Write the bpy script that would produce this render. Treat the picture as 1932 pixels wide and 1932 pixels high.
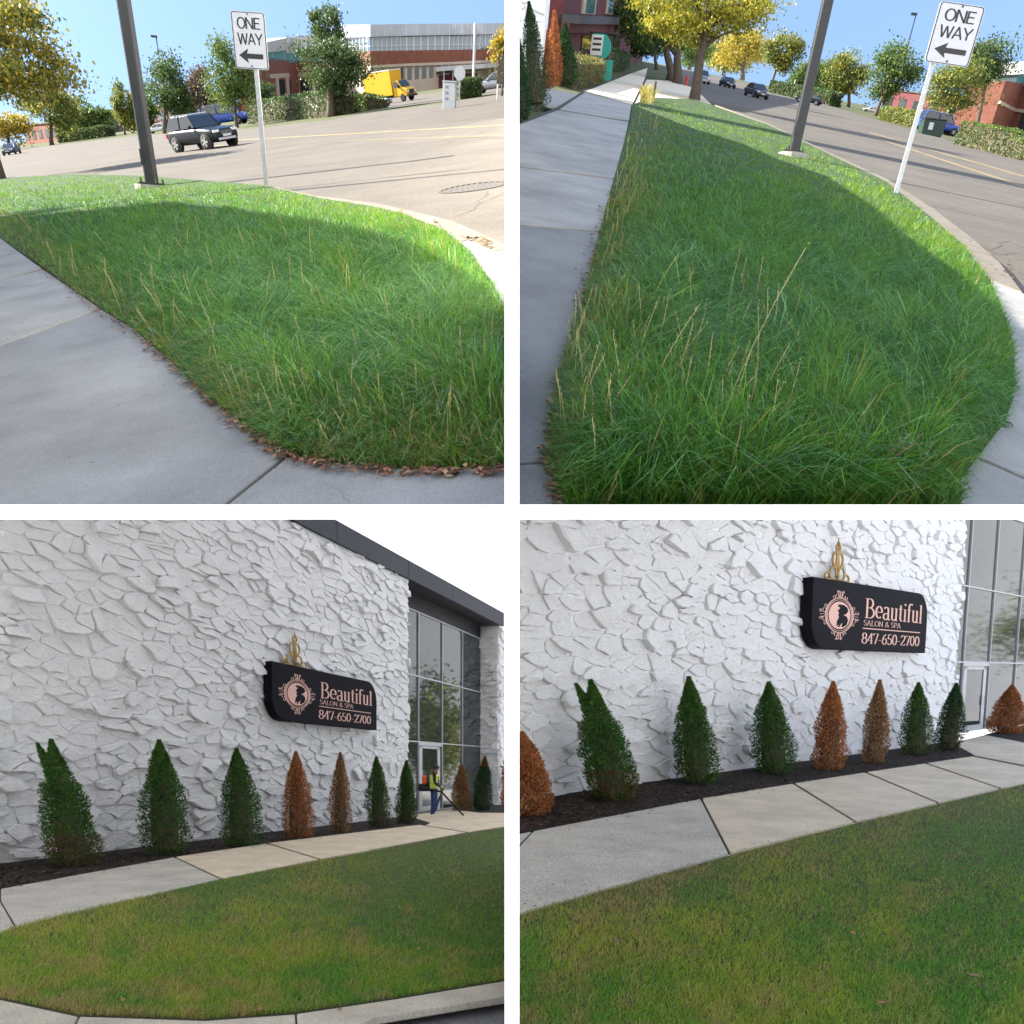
import bpy, bmesh, math, random
import numpy as np
from mathutils import Vector, Matrix

for o in list(bpy.data.objects): bpy.data.objects.remove(o, do_unlink=True)
scene = bpy.context.scene
COL = scene.collection
random.seed(7); rng = np.random.default_rng(7)
rad = math.radians

# ------------------------------------------------------------------ camera
F = 1500.0; PX = 966.0; PY = 1455.0          # focal length / principal point in units of a 1932 px wide picture
EYE = Vector((0, 0, 1.65))
cam = bpy.data.cameras.new('camera'); camo = bpy.data.objects.new('camera', cam); COL.objects.link(camo)
camo.location = EYE; camo.rotation_euler = (rad(90), 0, 0)
cam.sensor_width = 36; cam.lens = 36*F/1932; cam.shift_y = (PY-966)/1932
cam.clip_start = 0.1; cam.clip_end = 3000
scene.camera = camo

# ------------------------------------------------------------------ planes of the four yards
def ray(px, py): return Vector(((px-PX)/F, 1.0, (PY-py)/F))
class Yard:
    """a place: its ground plane below the eye, and the upright direction of what stands on it"""
    def __init__(s, a, c, h, vp=None):
        s.N = Vector((-a, -c, 1)).normalized(); s.h = h
        s.U = s.N.copy() if vp is None else (-ray(*vp)).normalized()
        s.Fw = (Vector((0, 1, 0)) - s.U*s.U.y).normalized(); s.R = s.Fw.cross(s.U)
    def G(s, px, py, lift=0.0):
        r = ray(px, py); return EYE + r*(-(s.h-lift)/s.N.dot(r))
    def M(s, P, yaw=0.0, U=None):
        R, Fw, U = s.R, s.Fw, s.U
        m = Matrix(((R.x, Fw.x, U.x, P.x), (R.y, Fw.y, U.y, P.y), (R.z, Fw.z, U.z, P.z), (0, 0, 0, 1)))
        return m @ Matrix.Rotation(yaw, 4, 'Z')
    def MN(s, P, yaw=0.0):          # frame lying in the ground plane itself
        U = s.N; Fw = (Vector((0, 1, 0)) - U*U.y).normalized(); R = Fw.cross(U)
        m = Matrix(((R.x, Fw.x, U.x, P.x), (R.y, Fw.y, U.y, P.y), (R.z, Fw.z, U.z, P.z), (0, 0, 0, 1)))
        return m @ Matrix.Rotation(yaw, 4, 'Z')
    def zat(s, P, py):              # height above P that shows at picture row py
        k = (PY-py)/F; Q = P-EYE
        return (k*Q.y-Q.z)/(s.U.z-k*s.U.y)
    def xat(s, P, px, z=0.0):       # sideways distance from P that shows at picture column px
        Q = P-EYE+s.U*z; k = (px-PX)/F
        return (k*Q.y-Q.x)/(s.R.x-k*s.R.y)
TL = Yard(.139, .8802, 1.5, (795, 3600))
TR = Yard(-.2, .93, 1.5, (680, 3930))
BL = Yard(0, 0, 1.65)
BR = Yard(0, (PY-1270)/F, 2.1)

# ------------------------------------------------------------------ sun, sky, exposure
_az, _el = rad(24), rad(35)         # from the left and a little ahead, in the frame of the upper left yard
_m = TL.MN(Vector((0, 0, 0)))
SUN = (_m.to_3x3() @ Vector((-math.cos(_az)*math.cos(_el), math.sin(_az)*math.cos(_el), math.sin(_el)))).normalized()
sl = bpy.data.lights.new('sun', 'SUN'); slo = bpy.data.objects.new('sun', sl); COL.objects.link(slo)
sl.energy = 5.0; sl.angle = rad(.5); sl.color = (1, .93, .82)
slo.rotation_euler = SUN.to_track_quat('Z', 'Y').to_euler(); slo.location = SUN*60
w = bpy.data.worlds.new('World'); scene.world = w; w.use_nodes = True
nt = w.node_tree; bg = nt.nodes['Background']
sky = nt.nodes.new('ShaderNodeTexSky'); sky.sky_type = 'NISHITA'; sky.sun_disc = False
sky.sun_elevation = math.asin(SUN.z); sky.sun_rotation = math.atan2(SUN.x, SUN.y)
sky.air_density = 1.0; sky.dust_density = .6; sky.ozone_density = 1.0
# a bank of pale cloud lies all round the horizon, clear blue above it
_g = nt.nodes.new('ShaderNodeNewGeometry'); _tc = nt.nodes.new('ShaderNodeTexCoord'); _sx = nt.nodes.new('ShaderNodeSeparateXYZ'); nt.links.new(_tc.outputs['Generated'], _sx.inputs[0])
_mr = nt.nodes.new('ShaderNodeMapRange'); _mr.interpolation_type = 'SMOOTHSTEP'; _mr.inputs[1].default_value = .28; _mr.inputs[2].default_value = .52; _mr.inputs[3].default_value = 1; _mr.inputs[4].default_value = 0
_no = nt.nodes.new('ShaderNodeTexNoise'); _no.inputs['Scale'].default_value = 2.6; _no.inputs['Detail'].default_value = 7; _no.inputs['Roughness'].default_value = .6
_mp = nt.nodes.new('ShaderNodeMapping'); _mp.inputs['Scale'].default_value = (1, 1, 3); nt.links.new(_tc.outputs['Generated'], _mp.inputs[0]); nt.links.new(_mp.outputs[0], _no.inputs['Vector'])
_ad = nt.nodes.new('ShaderNodeMath'); _ad.operation = 'MULTIPLY_ADD'; _ad.inputs[1].default_value = .28; nt.links.new(_no.outputs['Fac'], _ad.inputs[0]); nt.links.new(_sx.outputs[2], _ad.inputs[2])
_sb = nt.nodes.new('ShaderNodeMath'); _sb.operation = 'SUBTRACT'; _sb.inputs[1].default_value = .14; nt.links.new(_ad.outputs[0], _sb.inputs[0]); nt.links.new(_sb.outputs[0], _mr.inputs[0])
_cr = nt.nodes.new('ShaderNodeValToRGB'); _cr.color_ramp.elements[0].position = .35; _cr.color_ramp.elements[1].position = .7; _cr.color_ramp.elements[0].color = (3.3, 3.35, 3.5, 1); _cr.color_ramp.elements[1].color = (4.2, 4.2, 4.25, 1); nt.links.new(_no.outputs['Fac'], _cr.inputs[0])
_mx = nt.nodes.new('ShaderNodeMix'); _mx.data_type = 'RGBA'; nt.links.new(_mr.outputs[0], _mx.inputs[0]); nt.links.new(sky.outputs[0], _mx.inputs[6]); nt.links.new(_cr.outputs[0], _mx.inputs[7])
nt.links.new(_mx.outputs[2], bg.inputs[0]); bg.inputs[1].default_value = .125
scene.view_settings.view_transform = 'Standard'; scene.view_settings.look = 'None'
scene.view_settings.exposure = 1.95; scene.view_settings.gamma = 1
scene.render.engine = 'CYCLES'
scene.cycles.max_bounces = 5; scene.cycles.diffuse_bounces = 4; scene.cycles.glossy_bounces = 2; scene.cycles.transmission_bounces = 2; scene.cycles.caustics_reflective = False; scene.cycles.caustics_refractive = False; scene.cycles.transparent_max_bounces = 8

# ------------------------------------------------------------------ helpers
def tag(o, label=None, cat=None, group=None, kind=None):
    if label: o['label'] = label
    if cat: o['category'] = cat
    if group: o['group'] = group
    if kind: o['kind'] = kind
    return o
def empty(name, M, label=None, cat=None, group=None):
    o = bpy.data.objects.new(name, None); COL.objects.link(o); o.matrix_world = M; o.empty_display_size = .2
    return tag(o, label, cat, group)
def link(name, me, mat, parent=None, M=None):
    o = bpy.data.objects.new(name, me); COL.objects.link(o)
    if mat is not None and not me.materials:
        for m_ in (mat if isinstance(mat, (list, tuple)) else [mat]): me.materials.append(m_)
    if parent is not None: o.parent = parent
    if M is not None: o.matrix_local = M
    return o

class MB:
    def __init__(s): s.v = []; s.f = []; s.mi = []
    def add(s, vs, fs, mi=0):
        b = len(s.v); s.v += [tuple(v) for v in vs]; s.f += [tuple(i+b for i in f) for f in fs]; s.mi += [mi]*len(fs); return s
    def box(s, x0, x1, y0, y1, z0, z1, mi=0):
        v = [(x, y, z) for z in (z0, z1) for y in (y0, y1) for x in (x0, x1)]
        return s.add(v, [(0, 2, 3, 1), (4, 5, 7, 6), (0, 1, 5, 4), (2, 6, 7, 3), (0, 4, 6, 2), (1, 3, 7, 5)], mi)
    def tube(s, pts, rs, n=8, mi=0, cap=True):
        pts = [Vector(p) for p in pts]
        if not hasattr(rs, '__len__'): rs = [rs]*len(pts)
        vs = []; fs = []
        ref = None
        for i, p in enumerate(pts):
            d = (pts[min(i+1, len(pts)-1)]-pts[max(i-1, 0)]).normalized()
            if ref is None: ref = Vector((1, 0, 0)) if abs(d.x) < .8 else Vector((0, 1, 0))
            a = d.cross(ref).normalized(); b = a.cross(d); ref = -b if False else ref
            for k in range(n):
                t = 2*math.pi*k/n; vs.append(p+(a*math.cos(t)+b*math.sin(t))*rs[i])
        for i in range(len(pts)-1):
            for k in range(n):
                k2 = (k+1) % n; fs.append((i*n+k, i*n+k2, (i+1)*n+k2, (i+1)*n+k))
        if cap: fs.append(tuple(range(n))[::-1]); fs.append(tuple((len(pts)-1)*n+k for k in range(n)))
        return s.add(vs, fs, mi)
    def prism(s, base, off, mi=0):
        """base: polygon of Vectors, off: extrusion vector"""
        base = [Vector(p) for p in base]; off = Vector(off); n = len(base)
        vs = base+[p+off for p in base]
        fs = [tuple(range(n))[::-1], tuple(range(n, 2*n))]+[(i, (i+1) % n, n+(i+1) % n, n+i) for i in range(n)]
        return s.add(vs, fs, mi)
    def lathe(s, prof, n=16, mi=0, ax='z', c=(0, 0, 0)):
        vs = []; fs = []
        for r, z in prof:
            for k in range(n):
                t = 2*math.pi*k/n; p = (r*math.cos(t), r*math.sin(t), z)
                if ax == 'x': p = (z, r*math.cos(t), r*math.sin(t))
                vs.append((p[0]+c[0], p[1]+c[1], p[2]+c[2]))
        for i in range(len(prof)-1):
            for k in range(n):
                k2 = (k+1) % n; fs.append((i*n+k, i*n+k2, (i+1)*n+k2, (i+1)*n+k))
        fs.append(tuple(range(n))[::-1]); fs.append(tuple((len(prof)-1)*n+k for k in range(n)))
        return s.add(vs, fs, mi)
    def build(s, name, mat, parent=None, smooth=False, M=None, fix=True):
        me = bpy.data.meshes.new(name); me.from_pydata(s.v, [], s.f); me.update()
        mats = mat if isinstance(mat, (list, tuple)) else [mat]
        for m_ in mats: me.materials.append(m_)
        if len(mats) > 1: me.polygons.foreach_set('material_index', s.mi)
        if fix:
            bm = bmesh.new(); bm.from_mesh(me); bmesh.ops.recalc_face_normals(bm, faces=bm.faces); bm.to_mesh(me); bm.free()
        if smooth: me.polygons.foreach_set('use_smooth', [True]*len(me.polygons))
        return link(name, me, None, parent, M)

def bevel(o, w_, seg=2):
    m_ = o.modifiers.new('bevel', 'BEVEL'); m_.width = w_; m_.segments = seg; m_.limit_method = 'ANGLE'; m_.angle_limit = rad(40); return o

def np_mesh(name, verts, tris, mat, cols=None, parent=None, quads=False):
    me = bpy.data.meshes.new(name); k = 4 if quads else 3
    nv, nf = len(verts), len(tris)
    me.vertices.add(nv); me.vertices.foreach_set('co', np.ascontiguousarray(verts, dtype=np.float32).ravel())
    me.loops.add(nf*k); me.loops.foreach_set('vertex_index', np.ascontiguousarray(tris, dtype=np.int32).ravel())
    me.polygons.add(nf); me.polygons.foreach_set('loop_start', np.arange(0, nf*k, k, dtype=np.int32))
    me.update(calc_edges=True)
    if cols is not None:
        at = me.color_attributes.new('Col', 'FLOAT_COLOR', 'POINT')
        c4 = np.ones((nv, 4), dtype=np.float32); c4[:, :3] = cols; at.data.foreach_set('color', c4.ravel())
    return link(name, me, mat, parent)

def vnoise(x, y, seed=0):
    x = np.asarray(x, float); y = np.asarray(y, float)
    t = np.random.default_rng(seed+11).random((64, 64))
    xi = np.floor(x).astype(int); yi = np.floor(y).astype(int); fx = x-xi; fy = y-yi
    fx = fx*fx*(3-2*fx); fy = fy*fy*(3-2*fy)
    g = lambda a, b: t[a % 64, b % 64]
    return (g(xi, yi)*(1-fx)+g(xi+1, yi)*fx)*(1-fy)+(g(xi, yi+1)*(1-fx)+g(xi+1, yi+1)*fx)*fy
def fbm(x, y, seed=0): return (vnoise(x, y, seed)*.55+vnoise(x*2.1, y*2.1, seed+1)*.3+vnoise(x*4.3, y*4.3, seed+2)*.15)

# ------------------------------------------------------------------ materials
def nodes_of(name):
    m_ = bpy.data.materials.new(name); m_.use_nodes = True
    return m_, m_.node_tree, m_.node_tree.nodes['Principled BSDF']
def pmat(name, base, rough=.7, var=.0, scale=8, bump=0, bscale=40, metal=0, dark=None, spec=.5, stretch=None, detail=6, speck=0, sscale=120, bdist=.02):
    """one colour with cloudy variation (var), specks and fine relief"""
    m_, t, p = nodes_of(name)
    p.inputs['Roughness'].default_value = rough; p.inputs['Metallic'].default_value = metal
    p.inputs['Specular IOR Level'].default_value = spec
    base = (*base, 1); p.inputs['Base Color'].default_value = base
    tc = t.nodes.new('ShaderNodeTexCoord'); vec = tc.outputs['Object']
    if stretch:
        mp = t.nodes.new('ShaderNodeMapping'); mp.inputs['Scale'].default_value = stretch
        t.links.new(vec, mp.inputs[0]); vec = mp.outputs[0]
    col = None
    if var:
        n_ = t.nodes.new('ShaderNodeTexNoise'); n_.inputs['Scale'].default_value = scale; n_.inputs['Detail'].default_value = detail; n_.inputs['Roughness'].default_value = .65
        t.links.new(vec, n_.inputs['Vector'])
        r_ = t.nodes.new('ShaderNodeValToRGB'); r_.color_ramp.elements[0].position = .3; r_.color_ramp.elements[1].position = .7
        d = dark if dark else tuple(c*(1-var) for c in base[:3])
        r_.color_ramp.elements[0].color = (*d, 1); r_.color_ramp.elements[1].color = tuple(min(1, c*(1+var*.5)) for c in base[:3])+(1,)
        t.links.new(n_.outputs['Fac'], r_.inputs[0]); col = r_.outputs[0]
    if speck:
        n2 = t.nodes.new('ShaderNodeTexNoise'); n2.inputs['Scale'].default_value = sscale; n2.inputs['Detail'].default_value = 2
        t.links.new(vec, n2.inputs['Vector'])
        r2 = t.nodes.new('ShaderNodeValToRGB'); r2.color_ramp.elements[0].position = .35; r2.color_ramp.elements[1].position = .65
        k = 1-speck; r2.color_ramp.elements[0].color = (k, k, k, 1); r2.color_ramp.elements[1].color = (1+speck*.4,)*3+(1,)
        t.links.new(n2.outputs['Fac'], r2.inputs[0])
        mx = t.nodes.new('ShaderNodeMix'); mx.data_type = 'RGBA'; mx.blend_type = 'MULTIPLY'; mx.inputs[0].default_value = 1
        if col: t.links.new(col, mx.inputs[6])
        else: mx.inputs[6].default_value = base
        t.links.new(r2.outputs[0], mx.inputs[7]); col = mx.outputs[2]
    if col: t.links.new(col, p.inputs['Base Color'])
    if bump:
        n3 = t.nodes.new('ShaderNodeTexNoise'); n3.inputs['Scale'].default_value = bscale; n3.inputs['Detail'].default_value = 6; n3.inputs['Roughness'].default_value = .7
        t.links.new(vec, n3.inputs['Vector'])
        b_ = t.nodes.new('ShaderNodeBump'); b_.inputs['Strength'].default_value = bump; b_.inputs['Distance'].default_value = bdist
        t.links.new(n3.outputs['Fac'], b_.inputs['Height']); t.links.new(b_.outputs[0], p.inputs['Normal'])
    return m_
def leafmat(name, trans=.35, rough=.5, spec=.35):
    m_, t, p = nodes_of(name)
    a = t.nodes.new('ShaderNodeVertexColor'); a.layer_name = 'Col'
    t.links.new(a.outputs[0], p.inputs['Base Color']); p.inputs['Roughness'].default_value = rough; p.inputs['Specular IOR Level'].default_value = spec
    tr = t.nodes.new('ShaderNodeBsdfTranslucent'); t.links.new(a.outputs[0], tr.inputs[0])
    mx = t.nodes.new('ShaderNodeMixShader'); mx.inputs[0].default_value = trans
    out = t.nodes['Material Output']
    t.links.new(p.outputs[0], mx.inputs[1]); t.links.new(tr.outputs[0], mx.inputs[2]); t.links.new(mx.outputs[0], out.inputs[0])
    return m_
def glassmat(name, base, rough=.04, spec=.9):
    m_, t, p = nodes_of(name); p.inputs['Base Color'].default_value = (*base, 1); p.inputs['Roughness'].default_value = rough
    p.inputs['Specular IOR Level'].default_value = spec; p.inputs['IOR'].default_value = 1.6; return m_

MT = dict(
 gutter=pmat('white_plaster', (.9, .9, .9), .8),
 bounce_floor=pmat('bounce_pale', (.80, .79, .77), .85, .06, 1),  # made pale to bounce sunlight into the lower yards
 soil=pmat('soil', (.05, .045, .025), .95, .5, 3, .6, 30),
 turfbase=pmat('turf_base', (.03, .07, .01), .95, .5, 5, .6, 40),
 lawnbase=pmat('lawn_base', (.075, .085, .022), .95, .5, 4, .6, 60),
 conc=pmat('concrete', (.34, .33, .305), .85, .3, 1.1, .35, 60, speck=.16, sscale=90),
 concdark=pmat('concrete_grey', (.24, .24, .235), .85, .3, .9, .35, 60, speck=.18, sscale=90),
 concwarm=pmat('concrete_warm', (.72, .61, .46), .85, .22, 1.4, .35, 60, speck=.2, sscale=60),
 concold=pmat('concrete_cool', (.56, .52, .46), .85, .26, 1.4, .4, 50, speck=.3, sscale=45),
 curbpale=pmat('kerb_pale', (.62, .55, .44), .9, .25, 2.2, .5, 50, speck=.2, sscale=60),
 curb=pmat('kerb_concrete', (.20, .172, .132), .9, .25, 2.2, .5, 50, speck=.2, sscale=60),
 asphalt=pmat('asphalt', (.115, .098, .076), .9, .3, .35, .4, 25, speck=.2, sscale=14, detail=8),
 asphdark=pmat('asphalt_dark', (.24, .235, .23), .9, .2, .8, .4, 30, speck=.2, sscale=40),
 crack=pmat('crack_fill', (.07, .065, .06), .95),
 joint=pmat('joint_dirt', (.055, .05, .04), .95, .4, 20),
 yellow=pmat('yellow_paint', (.27, .205, .09), .8, .5, 1.5),
 mulch=pmat('mulch', (.022, .015, .012), .95, .6, 30, .9, 60, bdist=.05),
 pole=pmat('pole_paint', (.014, .017, .018), .45, .25, 6, .1, 30),
 steel=pmat('galvanised', (.42, .44, .45), .45, .2, 20, metal=.6),
 signwhite=pmat('sign_white', (.50, .51, .54), .5, .08, 6),
 black=pmat('black', (.012, .012, .014), .5),
 rubber=pmat('rubber', (.015, .015, .015), .85),
 bark=pmat('bark', (.10, .08, .06), .95, .5, 14, .9, 30, stretch=(1, 1, .25)),
 leaf=leafmat('leaf', .4), blade=leafmat('blade', .45, .45, .4), scale=leafmat('conifer', .15, .6, .25), litter=leafmat('litter', .1, .8, .2),
 stone=pmat('painted_stone', (.89, .885, .88), .6, .05, 6, .9, 13, stretch=(1, 1, 1.9), bdist=.07),
 mortar=pmat('painted_mortar', (.85, .845, .84), .7, .05, 5, .5, 30),
 fascia=pmat('fascia_metal', (.016, .017, .028), .6, .1, 2),
 soffit=pmat('soffit', (.014, .014, .017), .6),
 signblack=pmat('sign_black', (.008, .008, .012), .6, .1, 4, spec=.06),
 rose=pmat('rose_lettering', (.70, .40, .33), .45, .12, 25),
 gold=pmat('gold', (.42, .27, .09), .4, .4, 30, metal=.7),
 alu=pmat('aluminium', (.46, .47, .49), .4, .06, 6, metal=.35),
 glass=glassmat('window_glass', (.03, .038, .038), .04, .55),
 carglass=glassmat('car_glass', (.012, .016, .018)),
 brick=pmat('brick', (.20, .07, .045), .9, .35, 1.2, .2, 20, speck=.25, sscale=8),
 brickdark=pmat('brick_dark', (.10, .022, .025), .9, .35, 3, .2, 20),
 beige=pmat('beige_stone', (.42, .34, .27), .85, .15, 1),
 silver=pmat('silver_panel', (.30, .32, .36), .4, .1, .4, metal=.3),
 whiteroof=pmat('white_roof', (.42, .42, .42), .6, .05, 1),
 glassblue=glassmat('blue_glass', (.12, .17, .22)), glassteal=glassmat('teal_glass', (.10, .28, .30)),
 teal=pmat('teal', (.02, .34, .27), .5), darkwall=pmat('dark_wall', (.05, .045, .05), .8, .2, 1),
 navy=pmat('car_navy', (.008, .012, .018), .3, spec=.25), greycar=pmat('car_grey', (.04, .05, .06), .3, spec=.3), silvercar=pmat('car_silver', (.33, .36, .38), .25, metal=.4),
 bluecar=pmat('car_blue', (.02, .06, .35), .3), whitecar=pmat('car_white', (.62, .64, .66), .3), palecar=pmat('car_paleblue', (.30, .42, .5), .3),
 yellowtruck=pmat('truck_yellow', (.62, .36, .01), .4), truckwhite=pmat('truck_white', (.7, .7, .68), .5),
 lamp=pmat('headlamp', (.65, .68, .7), .15), red=pmat('red', (.45, .02, .02), .4), chrome=pmat('chrome', (.5, .5, .52), .2, metal=.9),
 greenbin=pmat('dark_green', (.01, .035, .025), .6), straw=pmat('straw', (.4, .3, .14), .8),
 jeans=pmat('jeans', (.03, .065, .18), .9, .3, 20), vest=pmat('vest', (.66, .80, .07), .7), jacket=pmat('jacket', (.012, .012, .013), .8), skin=pmat('skin', (.30, .15, .10), .6),
 shoe=pmat('shoe', (.012, .012, .014), .7), orange=pmat('orange', (.70, .10, .03), .5), glove=pmat('glove', (.55, .48, .1), .8),
)

# ------------------------------------------------------------------ flat pieces of ground
def sheet(Y, name, poly, lift, mat, parent=None, thick=None, grid=None):
    """ground piece from its corner points in a yard's plane; thick gives it real depth"""
    m_ = MB(); P = [Y.G(px, py, lift) for px, py in poly]
    if thick:
        m_.prism([p-Y.N*thick for p in P], Y.N*thick)
        o = m_.build(name, mat, parent)
    else:
        m_.add(P, [tuple(range(len(P)))]); o = m_.build(name, mat, parent, fix=False)
        me = o.data
        if me.polygons[0].normal.dot(Y.N) < 0: me.flip_normals()
    return o
def structure(o): o['kind'] = 'structure'; return o

# ================================================================== the setting
# ---- the white gutter between the four views, built as added walls and a slab
Y0 = 2.6; HW = 14/F*Y0; KB = (PY-966)/F
def yz_prism(name, prof, x0, x1, mat):
    m_ = MB(); m_.prism([Vector((x0, y, z)) for y, z in prof], (x1-x0, 0, 0)); return m_.build(name, mat)
zf = EYE.z+KB*Y0
structure(yz_prism('gutter_slab', [(Y0, zf-HW), (Y0, zf+HW), (4.3, EYE.z+KB*4.3+HW), (4.3, EYE.z+KB*4.3-HW)], -5, 5, MT['gutter']))
structure(yz_prism('lower_gutter_wall', [(Y0+.004, -1.5), (5.2, -1.5), (5.2, EYE.z+KB*5.2-HW-.01), (Y0+.004, zf-HW-.002)], -HW, HW, MT['gutter']))
shade_tr = [(1866, 571), (1817, 521), (1747, 471), (1690, 430), (1620, 367), (1532, 311), (1445, 282), (1370, 251), (1295, 229), (1238, 209), (1193, 197), (1106, 172)]
prof = []
for px, py in shade_tr:
    P = TR.G(px, py, .25 if px > 1200 else .1); s_ = P.x/-SUN.x; Q = P+SUN*s_; prof.append((Q.y, Q.z))
ye, ze = prof[-1]
top = [(Y0+.004, prof[0][1]+1.5), (max(prof[0][0]-1, 3.2), prof[0][1]+1.5)]+prof+[(ye+.6, ze-1.5)]
gl = lambda y: EYE.z+.9*y-2.6
low = [(ye+.6, gl(ye+.6)), (4.3, EYE.z+KB*4.3+HW+.01), (Y0+.004, zf+HW+.002)]
structure(yz_prism('gutter_shade_wall', top+low, -HW, HW, MT['gutter']))  # added wall, top edge cut to throw the shade on the right verge

# ---- ground, roads, pavements
def hor(Y, px):
    a, c = -Y.N.x/Y.N.z, -Y.N.y/Y.N.z
    return PY-F*c-a*(px-PX)
structure(sheet(TL, 'ground', [(965.5, 962), (965.5, hor(TL, 965.5)+5), (-110, hor(TL, -110)+5), (-110, 962)], -.06, MT['lawnbase']))
structure(sheet(TR, 'ground', [(966.5, 962), (966.5, hor(TR, 966.5)+5), (2030, hor(TR, 2030)+5), (2030, 962)], -.06, MT['lawnbase']))
structure(sheet(TL, 'bounce_sheet', [(965.5, 964), (965.5, hor(TL, 965.5)+30), (-100, hor(TL, -100)+30), (-100, 964)], -.085, MT['gutter']))  # white undersides added to bounce light down onto the lower yards
structure(sheet(TR, 'bounce_sheet', [(966.5, 964), (966.5, hor(TR, 966.5)+30), (2020, hor(TR, 2020)+30), (2020, 964)], -.085, MT['gutter']))
g = MB(); g.add([(-60, -30, -.13), (60, -30, -.13), (60, 90, -.13), (-60, 90, -.13)], [(0, 1, 2, 3)]); structure(g.build('ground', MT['bounce_floor'], fix=False))  # kept pale so it throws light up into the lower yards
structure(sheet(BL, 'street', [(964, 1800), (964, 1990), (-400, 1990), (-400, 1800)], -.09, MT['asphdark']))
g = MB(); g.add([(-40, -40, -.1), (40, -40, -.1), (40, 3.2, -.1), (-40, 3.2, -.1)], [(0, 1, 2, 3)]); structure(g.build('bounce_floor', MT['bounce_floor'], fix=False))  # unseen pale floor behind the camera, added as a sunlight reflector

structure(sheet(TL, 'road', [(-130, 296), (48, 279), (101, 274), (178, 266), (279, 254), (472, 243), (624, 226), (700, 213), (814, 198), (965, 175), (965, 660), (700, 660), (-130, 430)], 0, MT['asphalt']))
structure(sheet(TL, 'parking_pavement', [(690, 212), (965, 172), (965, 155), (640, 199), (480, 222), (480, 232)], -.02, MT['asphalt']))
structure(sheet(TR, 'road', [(1275, 127), (1320, 137), (1440, 166), (1544, 194), (1716, 244), (1931, 303), (2070, 340), (2070, 953.5), (1700, 953.5), (1305, 191), (1258, 140)], 0, MT['asphalt']))
for Y, name, poly in ((TL, 'yellow_line', [(380, 275.5), (951, 254), (964, 253.5), (964, 255.4), (500, 271), (380, 277)]), (TL, 'yellow_line', [(440, 264), (964, 234), (964, 236), (440, 265.5)]),
                      (TR, 'yellow_line', [(1640, 255), (1931, 350), (2000, 373), (2000, 377), (1931, 354), (1640, 256.5)]), (TR, 'yellow_line', [(1640, 249), (2000, 350), (2000, 353), (1640, 250.5)])):
    structure(sheet(Y, name, poly, .004, MT['yellow']))
# cracks in the road surface
def crack(Y, pts, wpx, name='road_crack', lf=.005):
    m_ = MB(); P = [Y.G(px, py, lf) for px, py in pts]
    Q = []
    for i in range(len(P)-1):
        for k in range(4):
            t = k/4; q = P[i].lerp(P[i+1], t); L = (P[i+1]-P[i]).length
            q = q+Y.R*random.uniform(-.04, .04)*L*(k > 0)+Y.Fw*random.uniform(-.05, .05)*L*(k > 0)
            Q.append(Y.G(*proj(q), lf))
    Q.append(P[-1]); vs = []
    for i, q in enumerate(Q):
        d = (Q[min(i+1, len(Q)-1)]-Q[max(0, i-1)]).normalized(); n = d.cross(Y.N); ww = wpx*(q-EYE).y/F*.5*random.uniform(.5, 1.4)
        vs += [q+n*ww, q-n*ww]
    m_.add(vs, [(2*i, 2*i+1, 2*i+3, 2*i+2) for i in range(len(Q)-1)])
    structure(m_.build(name, MT['crack'], fix=False))
def proj(P):
    q = P-EYE; return (PX+F*q.x/q.y, PY-F*q.z/q.y)
for pts in ([(830, 275), (868, 262), (905, 252), (930, 238)], [(852, 410), (888, 398), (905, 385), (952, 362), (964, 358)], [(905, 385), (918, 360)], [(660, 382), (720, 376), (735, 372)], [(640, 270), (700, 262), (720, 258)], [(860, 258), (964, 262)]):
    crack(TL, pts, 1.6)
for pts in ([(1790, 430), (1830, 462), (1862, 486), (1925, 515)], [(1900, 520), (1932, 600)], [(1862, 468), (1880, 480), (1925, 478)], [(1760, 400), (1800, 440)], [(1870, 470), (1905, 455), (1940, 470)]):
    crack(TR, pts, 1.8)

def pavement(Y, name, slabs, base_poly, lift=.10):
    b_ = structure(sheet(Y, name, base_poly, lift-.02, MT['joint']))
    for poly, mat in slabs:
        o = sheet(Y, 'slab', poly, lift, MT[mat], b_, thick=.055)
        bevel(o, .006, 1)
    return b_
pavement(TL, 'sidewalk', [
  ([(-60, 415), (0, 449), (78, 506), (0, 526), (-125, 556), (-125, 440)], 'conc'),
  ([(82, 509), (154, 558), (188, 581), (0, 650), (-128, 694), (-128, 562), (0, 529)], 'conc'),
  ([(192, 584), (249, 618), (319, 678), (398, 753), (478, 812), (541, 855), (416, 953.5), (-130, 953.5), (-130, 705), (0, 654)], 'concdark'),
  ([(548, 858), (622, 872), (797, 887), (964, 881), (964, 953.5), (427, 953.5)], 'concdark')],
  [(-60, 414), (154, 556), (540, 852), (964, 878), (964, 953.5), (-130, 953.5), (-130, 440)])
pavement(TR, 'sidewalk', [
  ([(1056, 206), (1104, 174), (1191, 198), (1187, 227)], 'conc'),
  ([(967, 240), (1052, 208), (1186, 230), (1176, 274), (1159, 335), (967, 311)], 'conc'),
  ([(967, 314.5), (1158, 338), (1132, 435), (967, 421)], 'conc'),
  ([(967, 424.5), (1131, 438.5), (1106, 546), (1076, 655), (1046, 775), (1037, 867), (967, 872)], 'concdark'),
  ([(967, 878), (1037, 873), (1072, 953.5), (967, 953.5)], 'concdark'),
  ([(1106, 172), (1193, 197), (1216, 150), (1222, 128), (1189, 139)], 'concwarm')],
  [(967, 238), (1046, 204), (1101, 171), (1188, 138), (1223, 126), (1217, 150), (1193, 199), (1156, 340), (1046, 777), (1075, 953.5), (967, 953.5)])
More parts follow.
